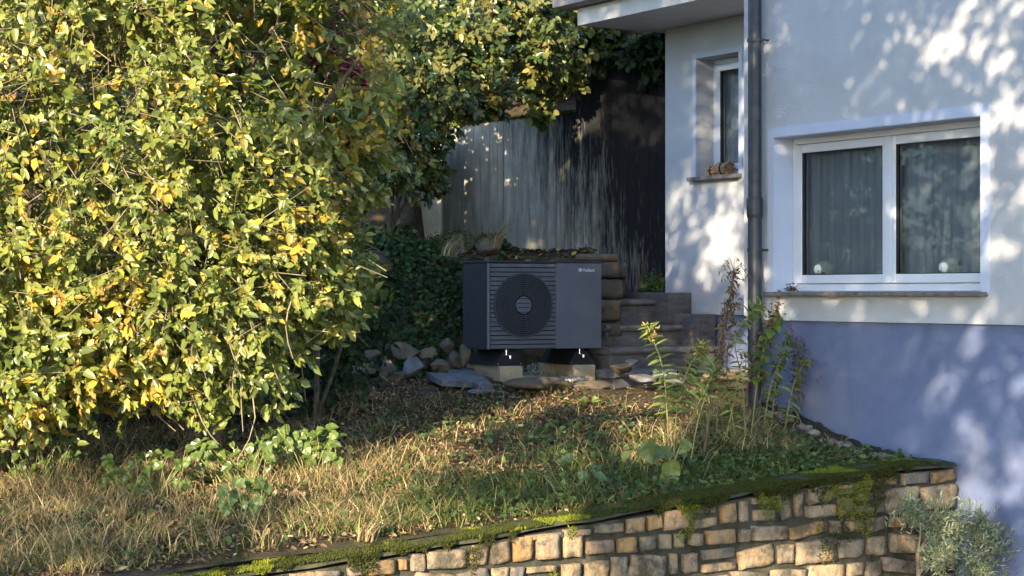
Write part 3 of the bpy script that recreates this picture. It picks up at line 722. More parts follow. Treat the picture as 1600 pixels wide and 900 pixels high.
def pump_pts(n):
    X = rng.uniform(-.7, 1.5, n); Y = rng.uniform(16.0, 17.6, n); return np.stack([X, Y, rng.uniform(-.8, .4, n)], -1)
def stain_pts(n):
    s_ = rng.uniform(1.75, 3.3, n); d = CWL + s_[:, None] * CWD; return np.stack([d[:, 0], d[:, 1], rng.uniform(1.0, 2.9, n)], -1)
Cs = np.concatenate([Cw, Cg, Cp, beam_leaves(2200, pump_pts, 9, 12), beam_leaves(1500, stain_pts, 10, 13.5)])
Tp = Cs + SUN * ((11.7 - Cs[:, 1:2]) / SUN[1])           # the sun still reaches the front of the fruit tree
Tv = Cs + SUN * ((19.5 - Cs[:, 1:2]) / SUN[1])            # and the vine on the wall
Cs = Cs[~((Tp[:, 0] < np.where(Tp[:, 2] > .9, -1.5, -1.12)) & (Tp[:, 2] > -.95) & (Tp[:, 2] < 2.25)) & ~((Tv[:, 0] > -1.3) & (Tv[:, 0] < .75) & (Tv[:, 2] > 1.75) & (Tv[:, 2] < 3.2))]; Cs = Cs[~in_view(Cs, .05) & (Cs[:, 2] > .2)]
Ps, Ds, Ns, ids = sprigs(Cs, rng.normal(size=Cs.shape), 3, .16)
V, F = leaf_mesh(Ps, Ds, Ns, .075, .046, .3, .2); cs = leaf_colours(Ps, ids, len(Cs), .4)
o = np_mesh('foliage', V, F, M['leaf'], stt, np.repeat(cs, 6, 0)); o['kind'] = 'stuff'
mb = MB(); limb(mb, st_base, (-3.0, 1.0, 1.6), .2, .14, 0, 10); mb.build('trunk', M['bark'], stt)
for e in ((0.2, 3.2, 3.6), (.6, 3.8, 4.6), (1.2, 3.6, 3.0), (-.6, 2.4, 5.2), (-2.8, 2.4, 2.2), (-1.4, .6, 2.6), (-4.0, 2.0, 3.0)):
    mb = MB(); pts = limb(mb, (-3.0, 1.0, 1.5), e, .09, .02, .3)
    for k in (2, 3, 4, 5): limb(mb, pts[k], pts[k] + rng.normal(0, .5, 3) + [0, 0, .2], .025, .008, .05, 5, 4)
    mb.build('branch', M['bark'], stt)

# ------------------------------------------------------------------ shrubs and trees on the slope behind
def shrub(name, label, cat, ells, n, k, L, cols, wts, base, group=None, thick=.6, gap=.3, mat='leaf_matte', face=None, wide=.62, seed=3, twl=.3, droop=.25):
    ells = [(np.array(a, float), np.array(b, float)) for a, b in ells]
    t = thing(name, base, label, cat, group)
    C, O, nn = crown(ells, n, thick, gap, seed, .3)
    A = norm(O * .8 + np.array([0, -.1, .0]) + rng.normal(0, .45, O.shape))
    P, D, N, ids = sprigs(C, A, k, twl * .6, droop, face)
    l = rng.uniform(.7, 1.25, len(P)) * L
    V, F = leaf_mesh(P, D, N, l, l * wide, .3, .2)
    c = palette(len(C), cols, wts, .2)[ids] * (1 + rng.normal(0, .12, (len(P), 1)))
    np_mesh('crown', V, F, M[mat], t, np.repeat(np.clip(c, .004, .9), 6, 0))['kind'] = 'stuff'
    mb = MB()
    for a, b in ells[:3]: limb(mb, base, a, .05 * min(1, b[0]), .012, .1)
    mb.build('stem', M['bark'], t); return t
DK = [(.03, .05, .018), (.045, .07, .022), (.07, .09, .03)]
shrub('hedge_tree', 'dark green broad tree rising behind the concrete wall', 'tree', [((-.6, 22.2, 3.0), (1.5, 1.0, 1.6)), ((.7, 21.6, 3.4), (1.1, .9, 1.2)), ((1.7, 21.2, 3.6), (.9, .8, 1.6))],
      2000, 9, .085, DK, [2, 3, 1], (0.2, 22.6, 2.2), seed=5)
shrub('hedge_tree', 'mid green tree high on the bank behind the drooping fruit tree', 'tree', [((-2.6, 21.0, 2.8), (1.4, 1.2, 1.9)), ((-4.6, 20.5, 2.4), (1.5, 1.2, 2.2)), ((-6.6, 20, 2.2), (1.5, 1.2, 2.3))],
      2100, 9, .085, DK + [(.1, .12, .035)], [2, 3, 2, 1], (-3.4, 21.6, 1.4), seed=6)
shrub('hazel_bush', 'loose green and yellow bush overhanging the left end of the concrete wall', 'bush', [((-.75, 18.6, 2.25), (.75, .6, .8)), ((.05, 19.0, 2.65), (.65, .5, .75)), ((-1.2, 18.3, 1.5), (.5, .5, .7)), ((-.35, 18.8, 1.95), (.4, .4, .35)), ((-.88, 18.9, 1.3), (.3, .35, .5))],
      1250, 9, .08, [(.06, .1, .028), (.11, .14, .04), (.2, .2, .06), (.34, .3, .07), (.27, .16, .05)], [3, 4, 3, 1.4, .12], (-1.2, 18.8, .6), seed=7, mat='leaf', gap=.36)
shrub('ivy_vine', 'yellow green vine hanging over the top of the stained concrete wall', 'vine', [((.42, 19.62, 2.35), (.28, .2, .35)), ((.3, 19.55, 1.98), (.2, .16, .32)), ((.62, 19.5, 2.25), (.2, .18, .3)), ((.15, 19.8, 2.75), (.4, .25, .5)), ((.6, 19.6, 2.9), (.3, .25, .4))],
      420, 6, .085, [(.1, .14, .04), (.27, .28, .08), (.36, .34, .11)], [2, 3, 2], (.4, 20.2, 1.9), seed=8, wide=.9, thick=.8, gap=.3, droop=.7)
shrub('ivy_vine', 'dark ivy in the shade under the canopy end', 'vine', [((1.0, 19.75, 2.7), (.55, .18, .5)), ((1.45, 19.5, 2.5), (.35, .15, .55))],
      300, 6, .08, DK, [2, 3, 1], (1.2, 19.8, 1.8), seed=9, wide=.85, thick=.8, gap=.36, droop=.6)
shrub('red_shrub', 'crimson leaved shrub glimpsed between the branches at the top left', 'shrub', [((-1.45, 13.9, 1.75), (.45, .3, .5)), ((-1.2, 13.8, 1.35), (.3, .25, .35))],
      260, 8, .07, [(.38, .03, .07), (.5, .06, .1), (.2, .025, .05)], [3, 2, 2], (-1.45, 14.2, -.95), seed=10, wide=.45, gap=.25)
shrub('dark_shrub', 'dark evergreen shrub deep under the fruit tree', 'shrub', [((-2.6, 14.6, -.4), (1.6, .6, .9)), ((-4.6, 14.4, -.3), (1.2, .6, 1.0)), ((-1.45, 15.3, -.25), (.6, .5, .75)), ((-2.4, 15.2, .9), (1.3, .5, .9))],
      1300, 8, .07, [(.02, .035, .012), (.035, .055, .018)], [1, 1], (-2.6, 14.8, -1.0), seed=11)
shrub('box_plant', 'small bright green shrub at the top of the steps', 'shrub', [((1.4, 18.95, .05), (.13, .13, .11))], 120, 7, .032, [(.06, .11, .03), (.1, .17, .05)], [1, 1], (1.4, 18.95, -.1), seed=12, thick=.8, gap=.1)
shrub('hedge_tree', 'unseen green hedge added far out to the left for the window panes to reflect', 'hedge', [((-8.6, 14.0, .6), (1.2, 1.6, 2.2)), ((-8.6, 17.0, .9), (1.2, 1.8, 2.4)), ((-8.6, 11.4, .4), (1.1, 1.4, 2.0))],
      1500, 8, .12, DK + [(.1, .13, .04)], [2, 3, 2, 1], (-8.8, 14.5, -1.2), seed=14)  # unseen hedge, added to give the window panes a dark reflection
# ivy on the bank beside the heat pump
n = 15000; X = rng.uniform(-2.3, -.05, n); Y = rng.uniform(16.95, 18.9, n); Zb = gz(X, Y)
Pb = np.stack([X, Y, Zb + rng.uniform(.0, .09, n)], -1); Pb = Pb[fnoise(Pb, 2.2, 61) > .4]
V, F = leaf_mesh(Pb, norm(rng.normal(size=Pb.shape) + [0, -.6, -.2]), norm(rng.normal(0, .5, Pb.shape) + [0, -.8, .8]), .055, .05, .2, .2)
o = np_mesh('bank_ivy', V, F, M['leaf_matte'], col=np.repeat(palette(len(Pb), [(.025, .05, .018), (.045, .08, .025), (.08, .11, .035)], [3, 3, 1]), 6, 0))
tag(o, 'dark green ivy covering the bank to the left of the heat pump', 'ivy', kind='stuff')

# ------------------------------------------------------------------ heat pump on its blocks
PA = R(24.5); PF = np.array([-.209, 16.5, -.495])
MP = Matrix.Translation(Vector(PF)) @ Matrix.Rotation(PA, 4, 'Z')
pump = thing('heat_pump', MP @ Vector((.55, .27, -.14)), 'anthracite heat pump outdoor unit with round fan grille and slatted front', 'heat pump', None, PA)
def pp(name, f, mat, parent=None, smooth=False):
    mb = MB(MP); f(mb); return mb.build(name, mat, parent or pump, smooth=smooth)
PW, PH, PD = 1.1, .765, .54; GW = .655
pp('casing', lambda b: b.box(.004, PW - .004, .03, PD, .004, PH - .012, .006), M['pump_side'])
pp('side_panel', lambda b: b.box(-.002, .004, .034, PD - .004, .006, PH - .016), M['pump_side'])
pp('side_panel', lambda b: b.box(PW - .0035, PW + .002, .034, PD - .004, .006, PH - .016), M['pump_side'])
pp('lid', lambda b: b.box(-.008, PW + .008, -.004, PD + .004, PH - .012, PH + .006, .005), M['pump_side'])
pp('corner_post', lambda b: b.box(0, .024, .0, .03, .004, PH - .013, .008), M['pump_body'])
front = pp('front_panel', lambda b: b.box(GW, PW - .003, .0, .03, .004, PH - .013, .004), M['pump_body'])
pp('grille_backing', lambda b: b.box(.024, GW, .018, .031, .005, PH - .014), M['black'])
NS = 19; pitch = (PH - .022) / NS
for k in range(NS):
    z0 = .006 + k * pitch
    pp('slat', lambda b: b.box(.027, GW - .003, .002, .016, z0 + .0035, z0 + pitch - .0035, .002), M['pump_slat'])
fc = (.337, .385)
fan = pp('fan_grille', lambda b: b.disc(fc, .276, -.004, .001, 64), M['black'])
nr = 12
for k in range(nr):
    r = .085 + (k + .5) * (.276 - .085) / nr
    pp('grille_ring', lambda b: b.ring(fc, r - .0038, r + .0038, -.014, -.003, 56), M['ring'], fan)
pp('grille_ring', lambda b: b.ring(fc, .272, .28, -.012, .003, 64), M['ring'], fan)
for k in range(16):
    a = 2 * math.pi * (k + .5) / 16
    pp('spoke', lambda b: b.tube([(fc[0] + .08 * math.cos(a), -.006, fc[1] + .08 * math.sin(a)), (fc[0] + .27 * math.cos(a), -.006, fc[1] + .27 * math.sin(a))], .0018, 4), M['ring'], fan)
pp('hub', lambda b: b.disc(fc, .074, -.012, -.003, 40), M['pump_body'], fan)
for k in range(-1, 3): pp('hub_groove', lambda b: b.box(fc[0] - .058, fc[0] + .058, -.0135, -.0118, fc[1] - .022 + k * pitch - .003, fc[1] - .022 + k * pitch + .003), M['black'], fan)
# maker's mark
fcv = bpy.data.curves.new('lettering', 'FONT'); fcv.body = 'Vaillant'; fcv.size = .042; fcv.extrude = .0006; fcv.align_x = 'LEFT'
tmp = bpy.data.objects.new('tmp', fcv); COL.objects.link(tmp); dg = bpy.context.evaluated_depsgraph_get(); dg.update()
tme = bpy.data.meshes.new_from_object(tmp.evaluated_get(dg)); bpy.data.objects.remove(tmp)
tme.materials.clear(); tme.materials.append(M['white_print'])
tl = link('lettering', tme, None, front); tl.matrix_basis = root_mat(front).inverted() @ MP @ Matrix.Translation((.912, -.0015, .678)) @ Matrix.Rotation(R(90), 4, 'X') @ Matrix.Diagonal((.95, 1, 1, 1))
def emblem(b): b.ring((.889, .692), .013, .0165, -.0016, -.0002, 24); b.tube([(.884, -.001, .684), (.887, -.001, .692), (.885, -.001, .701)], .0025, 5); b.tube([(.893, -.001, .685), (.891, -.001, .693), (.893, -.001, .702)], .0025, 5); b.disc((.889, .688), .006, -.0016, -.0003, 14)
pp('emblem', emblem, M['white_print'], front)
for x0 in (.2, .905):
    f_ = pp('rubber_foot', lambda b: b.prism([(x0 - .13, -.138), (x0 + .13, -.138), (x0 + .1, -.09), (x0 + .055, -.02), (x0 - .055, -.02), (x0 - .1, -.09)], -.0, .62, 'y'), M['rubber'])
    pp('mounting_rail', lambda b: b.box(x0 - .025, x0 + .025, .02, .6, -.019, .003), M['rubber'], f_)
    def bolt(b): b.tube([(x0 - .03, -.012, -.0), (x0 - .03, -.012, -.045)], .007, 8); b.tube([(x0 - .03, -.014, -.045), (x0 + .02, -.014, -.06)], .009, 8); b.tube([(x0 + .005, -.014, -.05), (x0 + .005, -.014, -.075)], .012, 8)
    pp('bolt', bolt, M['chrome'], f_)
    for sx in (-.105, .105): pp('screw', lambda b: b.tube([(x0 + sx, -.004, -.12), (x0 + sx, -.012, -.12)], .008, 8), M['chrome'], f_)
for x0, lb, dz in ((.2, 'pale concrete block under the left foot of the heat pump', .0), (.905, 'pale concrete block under the right foot of the heat pump', .02)):
    mb = MB(MP); mb.box(x0 - .108, x0 + .108, -.05, .68, -.36, -.1395, .006); o = mb.build('concrete_block', M['block'], base=tuple(MP @ Vector((x0, .3, -.36)))); tag(o, lb, 'concrete block', 'concrete blocks under the heat pump')

# ------------------------------------------------------------------ raised bed, rubble edge, steps
rw = thing('rubble_wall', (.86, 17.6, -.75), 'rough rubble stone wall edging the raised bed beside the steps', 'stone wall')
sd = 0
zz = -.78
while zz < .2:
    h = rng.uniform(.13, .21); 
    for row, (cx, cy) in enumerate(((.84, 17.62), (.55, 17.66), (.27, 17.7), (.92, 17.95), (.95, 18.3), (.97, 18.62))):
        if zz > .02 and row in (1, 2): continue
        V, F = rough_block(.3 if row < 3 else .2, .26 if row < 3 else .34, h * .97, 200 + sd, .06, 4, .5); a = .15 * rng.normal() - (.55 if row > 2 else 0) * 0
        c_, s_ = math.cos(a), math.sin(a); V = np.stack([V[:, 0] * c_ - V[:, 1] * s_, V[:, 0] * s_ + V[:, 1] * c_, V[:, 2]], -1)
        np_mesh('stone', V + np.array([cx + rng.uniform(-.05, .05), cy + rng.uniform(-.05, .05), zz + h / 2]), F, M['rock'], rw); sd += 1
    zz += h
V, F = rough_block(.42, .36, .075, 77, .04, 4, .5); np_mesh('cap_stone', V + np.array([.78, 17.72, zz + .035]), F, M['rock'], rw)
steps = thing('garden_steps', H(1.2, 4.7, -.85), 'weathered grey stone steps climbing beside the house', 'steps', None, HA)
for (q, z, u0, u1, nm) in ((4.60, -.69, .45, 1.915, 3), (4.93, -.497, .62, 1.91, 2), (5.28, -.302, .83, 1.912, 1), (5.62, -.068, 1.02, 1.908, 0)):
    def tread(b):
        pr_ = [(q, z - .055), (q - .02, z - .045), (q - .028, z - .025), (q - .02, z - .006), (q, z), (q + .37, z + .006), (q + .37, z - .055)]
        n = 8; us = np.linspace(u0, u1, n); vs = []
        for x in us:
            for (y, zz_) in pr_:
                w = vnoise(np.array([x * 6, y * 6, zz_ * 9 + q * 5]), 1, 3) - .5; vs.append((x, y + w * .035, zz_ + w * .02))
        m_ = len(pr_); fs = [(i * m_ + k, i * m_ + (k + 1) % m_, (i + 1) * m_ + (k + 1) % m_, (i + 1) * m_ + k) for i in range(n - 1) for k in range(m_)]
        b._add(vs, fs + [tuple(range(m_)), tuple(range((n - 1) * m_, n * m_))[::-1]])
    st_ = house_part('step', tread, M['old_concrete'], steps)
    us = [u0 + .01, u0 + (u1 - u0) * .47, u1 - .004]
    for a, b_ in zip(us[:-1], us[1:]): house_part('riser', lambda b: b.box(a + .002, b_ - .002, q + .012, q + .36, z - .26, z - .056, .008), M['step_riser'], st_)
house_part('side_block', lambda b: b.box(1.62, 1.894, 5.40, 6.2, -.3, .0, .012), M['step_riser'], steps)
house_part('side_block', lambda b: b.box(1.68, 1.893, 5.02, 5.397, -.62, -.2, .012), M['step_riser'], steps)
house_part('landing', lambda b: b.box(.9, 3.4, 5.99, 7.4, -.4, -.075), M['old_concrete'], steps)

# loose stones -------------------------------------------------------
def rock_px(px, py, Y, w, h, seed, label, group='rocks piled left of the heat pump', mat='rock', cat='rock', depth=.8, rz=None, tilt=None, name='rock', dz=0.0):
    c = pix(px, py, Y); c[2] += dz; s = Y / FPX
    return rock(name, c, (w * s * .68, w * s * .62 * depth, h * s * .7), (rng.uniform(-.4, .4) if rz is None else rz), label, cat, group, M[mat], seed, (rng.normal(0, .12) if tilt is None else tilt), planes=14)
RK = [(633, 553, 17.0, 48, 30, 'broad brown rock at the top centre of the rock pile'), (606, 573, 16.7, 30, 26, 'round tan rock in the front row of the pile below the broad brown one'),
      (573, 576, 16.7, 26, 20, 'flat brown rock at the left front of the rock pile'), (598, 590, 16.5, 24, 18, 'small dark rock lying in front of the pile'),
      (668, 552, 17.0, 34, 18, 'grey tilted rock right of the broad brown one'), (700, 541, 17.1, 26, 22, 'upper brown rock next to the heat pump'),
      (714, 562, 16.9, 24, 24, 'squarish tan rock beside the left foot block'), (690, 571, 17.0, 30, 22, 'low brown rock in the middle of the pile'),
      (660, 568, 17.05, 30, 20, 'dull brown rock wedged in the middle of the rock pile'), (580, 556, 17.1, 30, 18, 'flat rock high at the left of the pile'),
      (612, 547, 17.25, 26, 20, 'pointed rock at the upper left of the pile'), (618, 590, 16.75, 30, 18, 'half buried rock at the foot of the pile'), (728, 556, 16.75, 20, 30, 'upright rock touching the left side of the heat pump base')]
for k, (px, py, Y, w, h, lb) in enumerate(RK): rock_px(px, py, Y, w, h, 300 + k, lb)
rock_px(645, 573, 16.45, 36, 30, 330, 'dark grey speckled angular rock in front of the rock pile', mat='slate')
rock_px(548, 588, 16.3, 44, 26, 331, 'dark blue grey rock at the far left under the tree', mat='slate')
rock_px(850, 603, 16.0, 104, 20, 332, 'long flat mossy stone lying in front of the right block', 'flat stones edging the gravel', cat='stone', depth=.6, rz=.1, tilt=.03)
rock_px(925, 600, 16.1, 64, 16, 333, 'flat grey stone below the right foot block', 'flat stones edging the gravel', cat='stone', depth=.6, rz=.1, tilt=-.05)
rock_px(765, 613, 15.9, 60, 12, 334, 'thin dark stone sunk in the soil in front of the left block', 'flat stones edging the gravel', 'slate', 'stone', .6, .1, .02)
rock_px(972, 575, 16.4, 40, 18, 335, 'brown stone at the foot of the steps', 'flat stones edging the gravel', cat='stone', rz=.2, tilt=.0)
rock_px(985, 567, 16.4, 22, 9, 336, 'small pale slab lying on the brown stone by the steps', 'flat stones edging the gravel', 'slate', 'stone', .8, .2, .0)
for k, (px, py, w, h, lb) in enumerate(((1060, 596, 60, 16, 'long grey stone at the bottom of the steps, left'), (1115, 593, 56, 18, 'grey stone at the bottom of the steps behind the dead stalk'), (1035, 586, 50, 12, 'flat pale stone on the lowest step edge'), (1150, 588, 46, 14, 'flat stone near the downpipe foot'), (1000, 590, 44, 12, 'mossy stone right of the brown stone by the steps'), (1085, 609, 30, 16, 'round brown stone below the steps'))):
    rock_px(px, py, 15.9, w, h, 340 + k, lb, 'stones below the steps', 'rock' if k % 2 else 'slate', 'stone', .9, .3, .03)
def slab_px(pts, Y, th, label, mat='slate', tilt=0.0):
    P = [pix(x, y, yy) for (x, y, yy) in pts]; c = np.mean(P, 0); mb = MB()
    n = len(P); vs = [tuple(p) for p in P] + [tuple(p - [0, 0, th]) for p in P]
    mb._add(vs, [tuple(range(n)), tuple(range(n, 2 * n))[::-1]] + [(i, n + i, n + (i + 1) % n, (i + 1) % n) for i in range(n)])
    o = mb.build('slate_slab', M[mat], base=c - [0, 0, th]); return tag(o, label, 'slate slab', 'slate slabs by the left block')
slab_px([(666, 582, 16.5), (690, 594, 16.1), (742, 597, 16.05), (758, 590, 16.3), (722, 583, 16.6)], 16, .05, 'large dark slate slab with a shiny top left of the left block')
slab_px([(700, 578, 16.8), (722, 583, 16.6), (752, 582, 16.65), (726, 575, 17.0)], 16, .05, 'smaller slate slab lying behind the shiny one')
slab_px([(738, 596, 16.05), (752, 605, 15.85), (770, 602, 15.9), (762, 593, 16.1)], 16, .03, 'small pale slate fragment against the left block')
# mossy boulders on the bank top
for k, (px, py, Y, w, h, lb) in enumerate(((712, 376, 18.35, 60, 34, 'moss topped boulder at the left on the raised bed'), (762, 376, 18.3, 50, 34, 'moss topped boulder under the dry grass tuft'), (690, 345, 18.8, 40, 30, 'dark boulder higher on the bank'))):
    rock_px(px, py, Y, w, h, 360 + k, lb, 'boulders on the bank', cat='boulder', rz=0, tilt=0, dz=float(gz((px - 800) / FPX * Y, Y)) + .25 * h * Y / FPX - (HY - py) / FPX * Y)
    bo = bpy.data.objects[-1] if False else COL.objects[-1]; me_ = bo.data; Vb = np.array([v.co[:] for v in me_.vertices]) + np.array(bo.location); Nb = np.array([v.normal[:] for v in me_.vertices]); Vb = Vb[Nb[:, 2] > .35]
    Vb = np.repeat(Vb, 14, 0) + rng.normal(0, .02, (len(Vb) * 14, 3)); Vm, Fm = leaf_mesh(Vb, norm(rng.normal(0, .6, Vb.shape) + [0, 0, .8]), norm(rng.normal(size=Vb.shape)), .02, .01, .1, .2)
    np_mesh('moss', Vm, Fm, M['moss'], bo, col=np.repeat(palette(len(Vb), [(.06, .07, .015), (.12, .14, .02), (.035, .04, .015)], [2, 1, 2]), 6, 0))['kind'] = 'stuff'
# river pebbles along the house
k = 0
for i in range(34):
    f = rng.random(); q = .32 + 1.75 * f; u = -.05 - abs(rng.normal(0, .11)); p = H(u, q); p[2] = gz(p[0], p[1]) + .012; s = rng.uniform(.022, .05)
    rock('pebble', p, (s * 1.2, s, s * .7), rng.uniform(0, 3), 'rounded river pebble in the strip along the blue plinth', 'pebble', 'river pebbles along the house wall', M['pebble'], 400 + i, planes=2, rough=.2)
mb = MB(MH); qs_ = np.linspace(.3, 2.1, 60)
vs = []
for q in qs_:
    p = H(0, q); g = float(gz(p[0] - .01, p[1])) + .02 + .02 * rng.random(); vs += [(-.012, q, g - .15), (-.004, q, g + .012), (.02, q, g + .01), (.02, q, g - .15)]
mb._add(vs, [(4 * i + k, 4 * i + (k + 1) % 4, 4 * i + 4 + (k + 1) % 4, 4 * i + 4 + k) for i in range(59) for k in range(4)])
o = mb.build('drainage_mat', M['dark_wire'], base=H(0, 1.2, -1.1)); tag(o, 'black dimpled drainage membrane edge along the blue plinth', 'membrane')
# gravel between the blocks
n = 1500; xx = rng.uniform(.3, .8, n); yy = rng.uniform(-.35, .7, n); G = np.array([MP @ Vector((a, b, 0)) for a, b in zip(xx, yy)]); G[:, 2] = gz(G[:, 0], G[:, 1]) + .045
Vg, Fg = ico(1); sz = rng.uniform(.006, .014, n); V = (Vg[None] * sz[:, None, None] * rng.uniform(.6, 1.3, (n, 1, 3)) + G[:, None]).reshape(-1, 3)
F = (Fg[None] + (np.arange(n) * len(Vg))[:, None, None]).reshape(-1, 3)
o = np_mesh('gravel', V, F, M['litter'], col=np.repeat(palette(n, [(.35, .31, .27), (.22, .2, .18), (.45, .42, .38)], [2, 1, 1]), len(Vg), 0)); tag(o, 'pale gravel between the two concrete blocks', 'gravel', kind='stuff')

# ------------------------------------------------------------------ ground vegetation (uncountable)
def scatter(n, u0, u1, q0, q1):
    u = rng.uniform(u0, u1, n); q = rng.uniform(q0, q1, n); P = P0 + u[:, None] * IN + q[:, None] * AL; P[:, 2] = gz(P[:, 0], P[:, 1])
    P = P[in_view(P, .07)]; uu, qq = toH(P[:, 0], P[:, 1]); k_ = ~((uu > -.24) & (qq > .45) & (rng.random(len(P)) < .9)); P, uu, qq = P[k_], uu[k_], qq[k_]; px = 800 + P[:, 0] / P[:, 1] * FPX; py = HY - P[:, 2] / P[:, 1] * FPX
    return P, uu, qq, px, py
ST = [(.5, .37, .2), (.36, .25, .13), (.62, .5, .3), (.22, .15, .08)]
GR = [(.07, .11, .025), (.11, .15, .035), (.16, .17, .05)]
# dry grass: thick at the lower left and near the house
P, uu, qq, px, py = scatter(125000, -9, -.02, .3, 5.4)
w = fnoise(P, 1.2, 71); dn = sstep(760, 560, px) * sstep(690, 790, py) * 1.0 + sstep(1000, 1120, px) * sstep(590, 625, py) * sstep(735, 690, py) * .95 + sstep(620, 540, px) * sstep(600, 640, py) * .3 + sstep(920, 1060, px) * sstep(650, 690, py) * sstep(735, 715, py) * .4 + .03 + .09 * sstep(430, 520, px) * sstep(1060, 960, px) * sstep(612, 640, py)
cl = fnoise(P, 4.5, 73); P = P[(dn * sstep(.36, .62, cl * .6 + w * .4)) > rng.random(len(P))]; n = len(P)
hh = rng.uniform(.05, .2, n) * (.35 + 1.3 * fnoise(P, 2.3, 72)); az = rng.uniform(0, 6.28, n)
V, F = blades(P, hh, az, rng.uniform(.0, .5, n), rng.uniform(.0035, .007, n), rng.uniform(.2, 1.25, n))
o = np_mesh('dry_grass', V, F, M['grass'], col=np.repeat(palette(n, ST + [(.14, .15, .05)], [3, 3, 1.6, 2, 1.6]), 8, 0)); tag(o, 'straw coloured dry grass over the lower garden', 'dry grass', kind='stuff')
# green grass: middle and along the wall
P, uu, qq, px, py = scatter(75000, -9, -.02, .28, 4.6)
w = fnoise(P, 1.5, 75); dn = (sstep(2.2, .4, qq) * .7 + .02 + .22 * sstep(700, 760, py)) * (.25 + .75 * sstep(480, 640, px))
P = P[(dn * (w * 1.5)) > rng.random(len(P))]; n = len(P)
V, F = blades(P, rng.uniform(.05, .17, n) * (.5 + fnoise(P, 2, 76)), rng.uniform(0, 6.28, n), rng.uniform(0, .5, n), rng.uniform(.004, .008, n), rng.uniform(.1, 1, n))
o = np_mesh('green_grass', V, F, M['grass'], col=np.repeat(palette(n, GR + [(.3, .26, .1)], [3, 3, 1.5, 1]), 8, 0)); tag(o, 'short green grass along the top of the stone wall', 'grass', kind='stuff')
# leaf litter
P, uu, qq, px, py = scatter(62000, -9, .9, .25, 5.6); P = P[fnoise(P, 1.7, 81) > .33]; n = len(P); P[:, 2] += rng.uniform(.003, .025, n)
V, F = leaf_mesh(P, norm(rng.normal(size=(n, 3)) * [1, 1, .25]), norm(rng.normal(0, .45, (n, 3)) + [0, 0, 1]), rng.uniform(.015, .05, n), rng.uniform(.012, .03, n), .3, .3)
o = np_mesh('leaf_litter', V, F, M['litter'], col=np.repeat(palette(n, [(.15, .1, .06), (.26, .18, .1), (.06, .042, .03), (.42, .31, .18), (.3, .1, .04)], [4, 3, 3, 1.2, .25]), 6, 0)); tag(o, 'brown fallen leaves and twig bits on the bare soil', 'leaf litter', kind='stuff')
# creeping weeds
P, uu, qq, px, py = scatter(50000, -8, -.03, .28, 4.4)
w = fnoise(P, 2.0, 85); dn = sstep(1080, 1200, px) * sstep(675, 700, py) * 1.0 + sstep(760, 860, px) * sstep(660, 700, py) * .4 + .08 + sstep(520, 600, px) * sstep(640, 720, py) * .22
P = P[dn * (w * 1.7 - .25) > rng.random(len(P))]; n = len(P); P[:, 2] += rng.uniform(.01, .09, n)
V, F = leaf_mesh(P, norm(rng.normal(size=(n, 3)) * [1, 1, .3]), norm(rng.normal(0, .4, (n, 3)) + [0, -.25, 1]), rng.uniform(.025, .055, n), rng.uniform(.024, .05, n), .2, .15)
o = np_mesh('creeping_weeds', V, F, M['leaf_matte'], col=np.repeat(palette(n, [(.05, .095, .03), (.085, .14, .045), (.12, .16, .05), (.2, .22, .05)], [3, 3, 2, .6]), 6, 0)); tag(o, 'low creeping weeds with round green leaves', 'weeds', kind='stuff')
# moss on the wall, a part of it
n = 110000; t = rng.uniform(.15, 7.5, n); q = rng.uniform(-.01, .3, n); Pm = P0 - t[:, None] * IN + q[:, None] * AL; Pm[:, 2] = np.interp(t, TT, TZ) - .006 + .016 * sstep(.48, .75, fnoise(Pm, 4, 93)) * rng.random(n)
k1 = fnoise(Pm, 2.2, 91) + .16 * sstep(.1, .9, t) + .25 * (vnoise(Pm, 14, 92) - .5) > .42; Pm = Pm[k1]
n2 = 70000; t2 = rng.uniform(.15, 6.5, n2); dz = rng.random(n2) ** 2.0 * .55; Pf = P0 - t2[:, None] * IN - .022 * AL; Pf[:, 2] = np.interp(t2, TT, TZ) - dz
k2 = fnoise(Pf * [1, 1, .8], 3.4, 95) + .3 * (vnoise(Pf, 13, 96) - .5) > .52 + .42 * dz; Pf = Pf[k2]
Pall = np.concatenate([Pm, Pf]); n = len(Pall)
outv = np.concatenate([np.tile([0, 0, 1.], (len(Pm), 1)), np.tile(-AL * .8 + [0, 0, .5], (len(Pf), 1))]); dirv = norm(outv + rng.normal(0, .5, (n, 3)))
V, F = leaf_mesh(Pall, dirv, norm(rng.normal(size=(n, 3))), rng.uniform(.008, .02, n), .007, .1, .2)
br = fnoise(Pall, 3.0, 97)[:, None]; cm = np.where(br > .57, [[.15, .17, .02]], [[.05, .058, .015]]) * (1 + rng.normal(0, .2, (n, 1)))
o = np_mesh('moss', V, F, M['moss'], sw, col=np.repeat(np.clip(cm, .005, .5), 6, 0)); o['kind'] = 'stuff'
n = 5000; s_ = rng.uniform(0, 1.72, n); Pm = np.array([cwp(a, rng.uniform(-.25, .03), 1.80 + .05 * a) for a in s_])
V, F = leaf_mesh(Pm, norm(rng.normal(0, .5, (n, 3)) + [0, 0, 1]), norm(rng.normal(size=(n, 3))), rng.uniform(.015, .05, n), .014, .1, .2)
np_mesh('moss', V, F, M['moss'], cw, col=np.repeat(palette(n, [(.12, .14, .02), (.07, .09, .02)], [1, 1]), 6, 0))['kind'] = 'stuff'
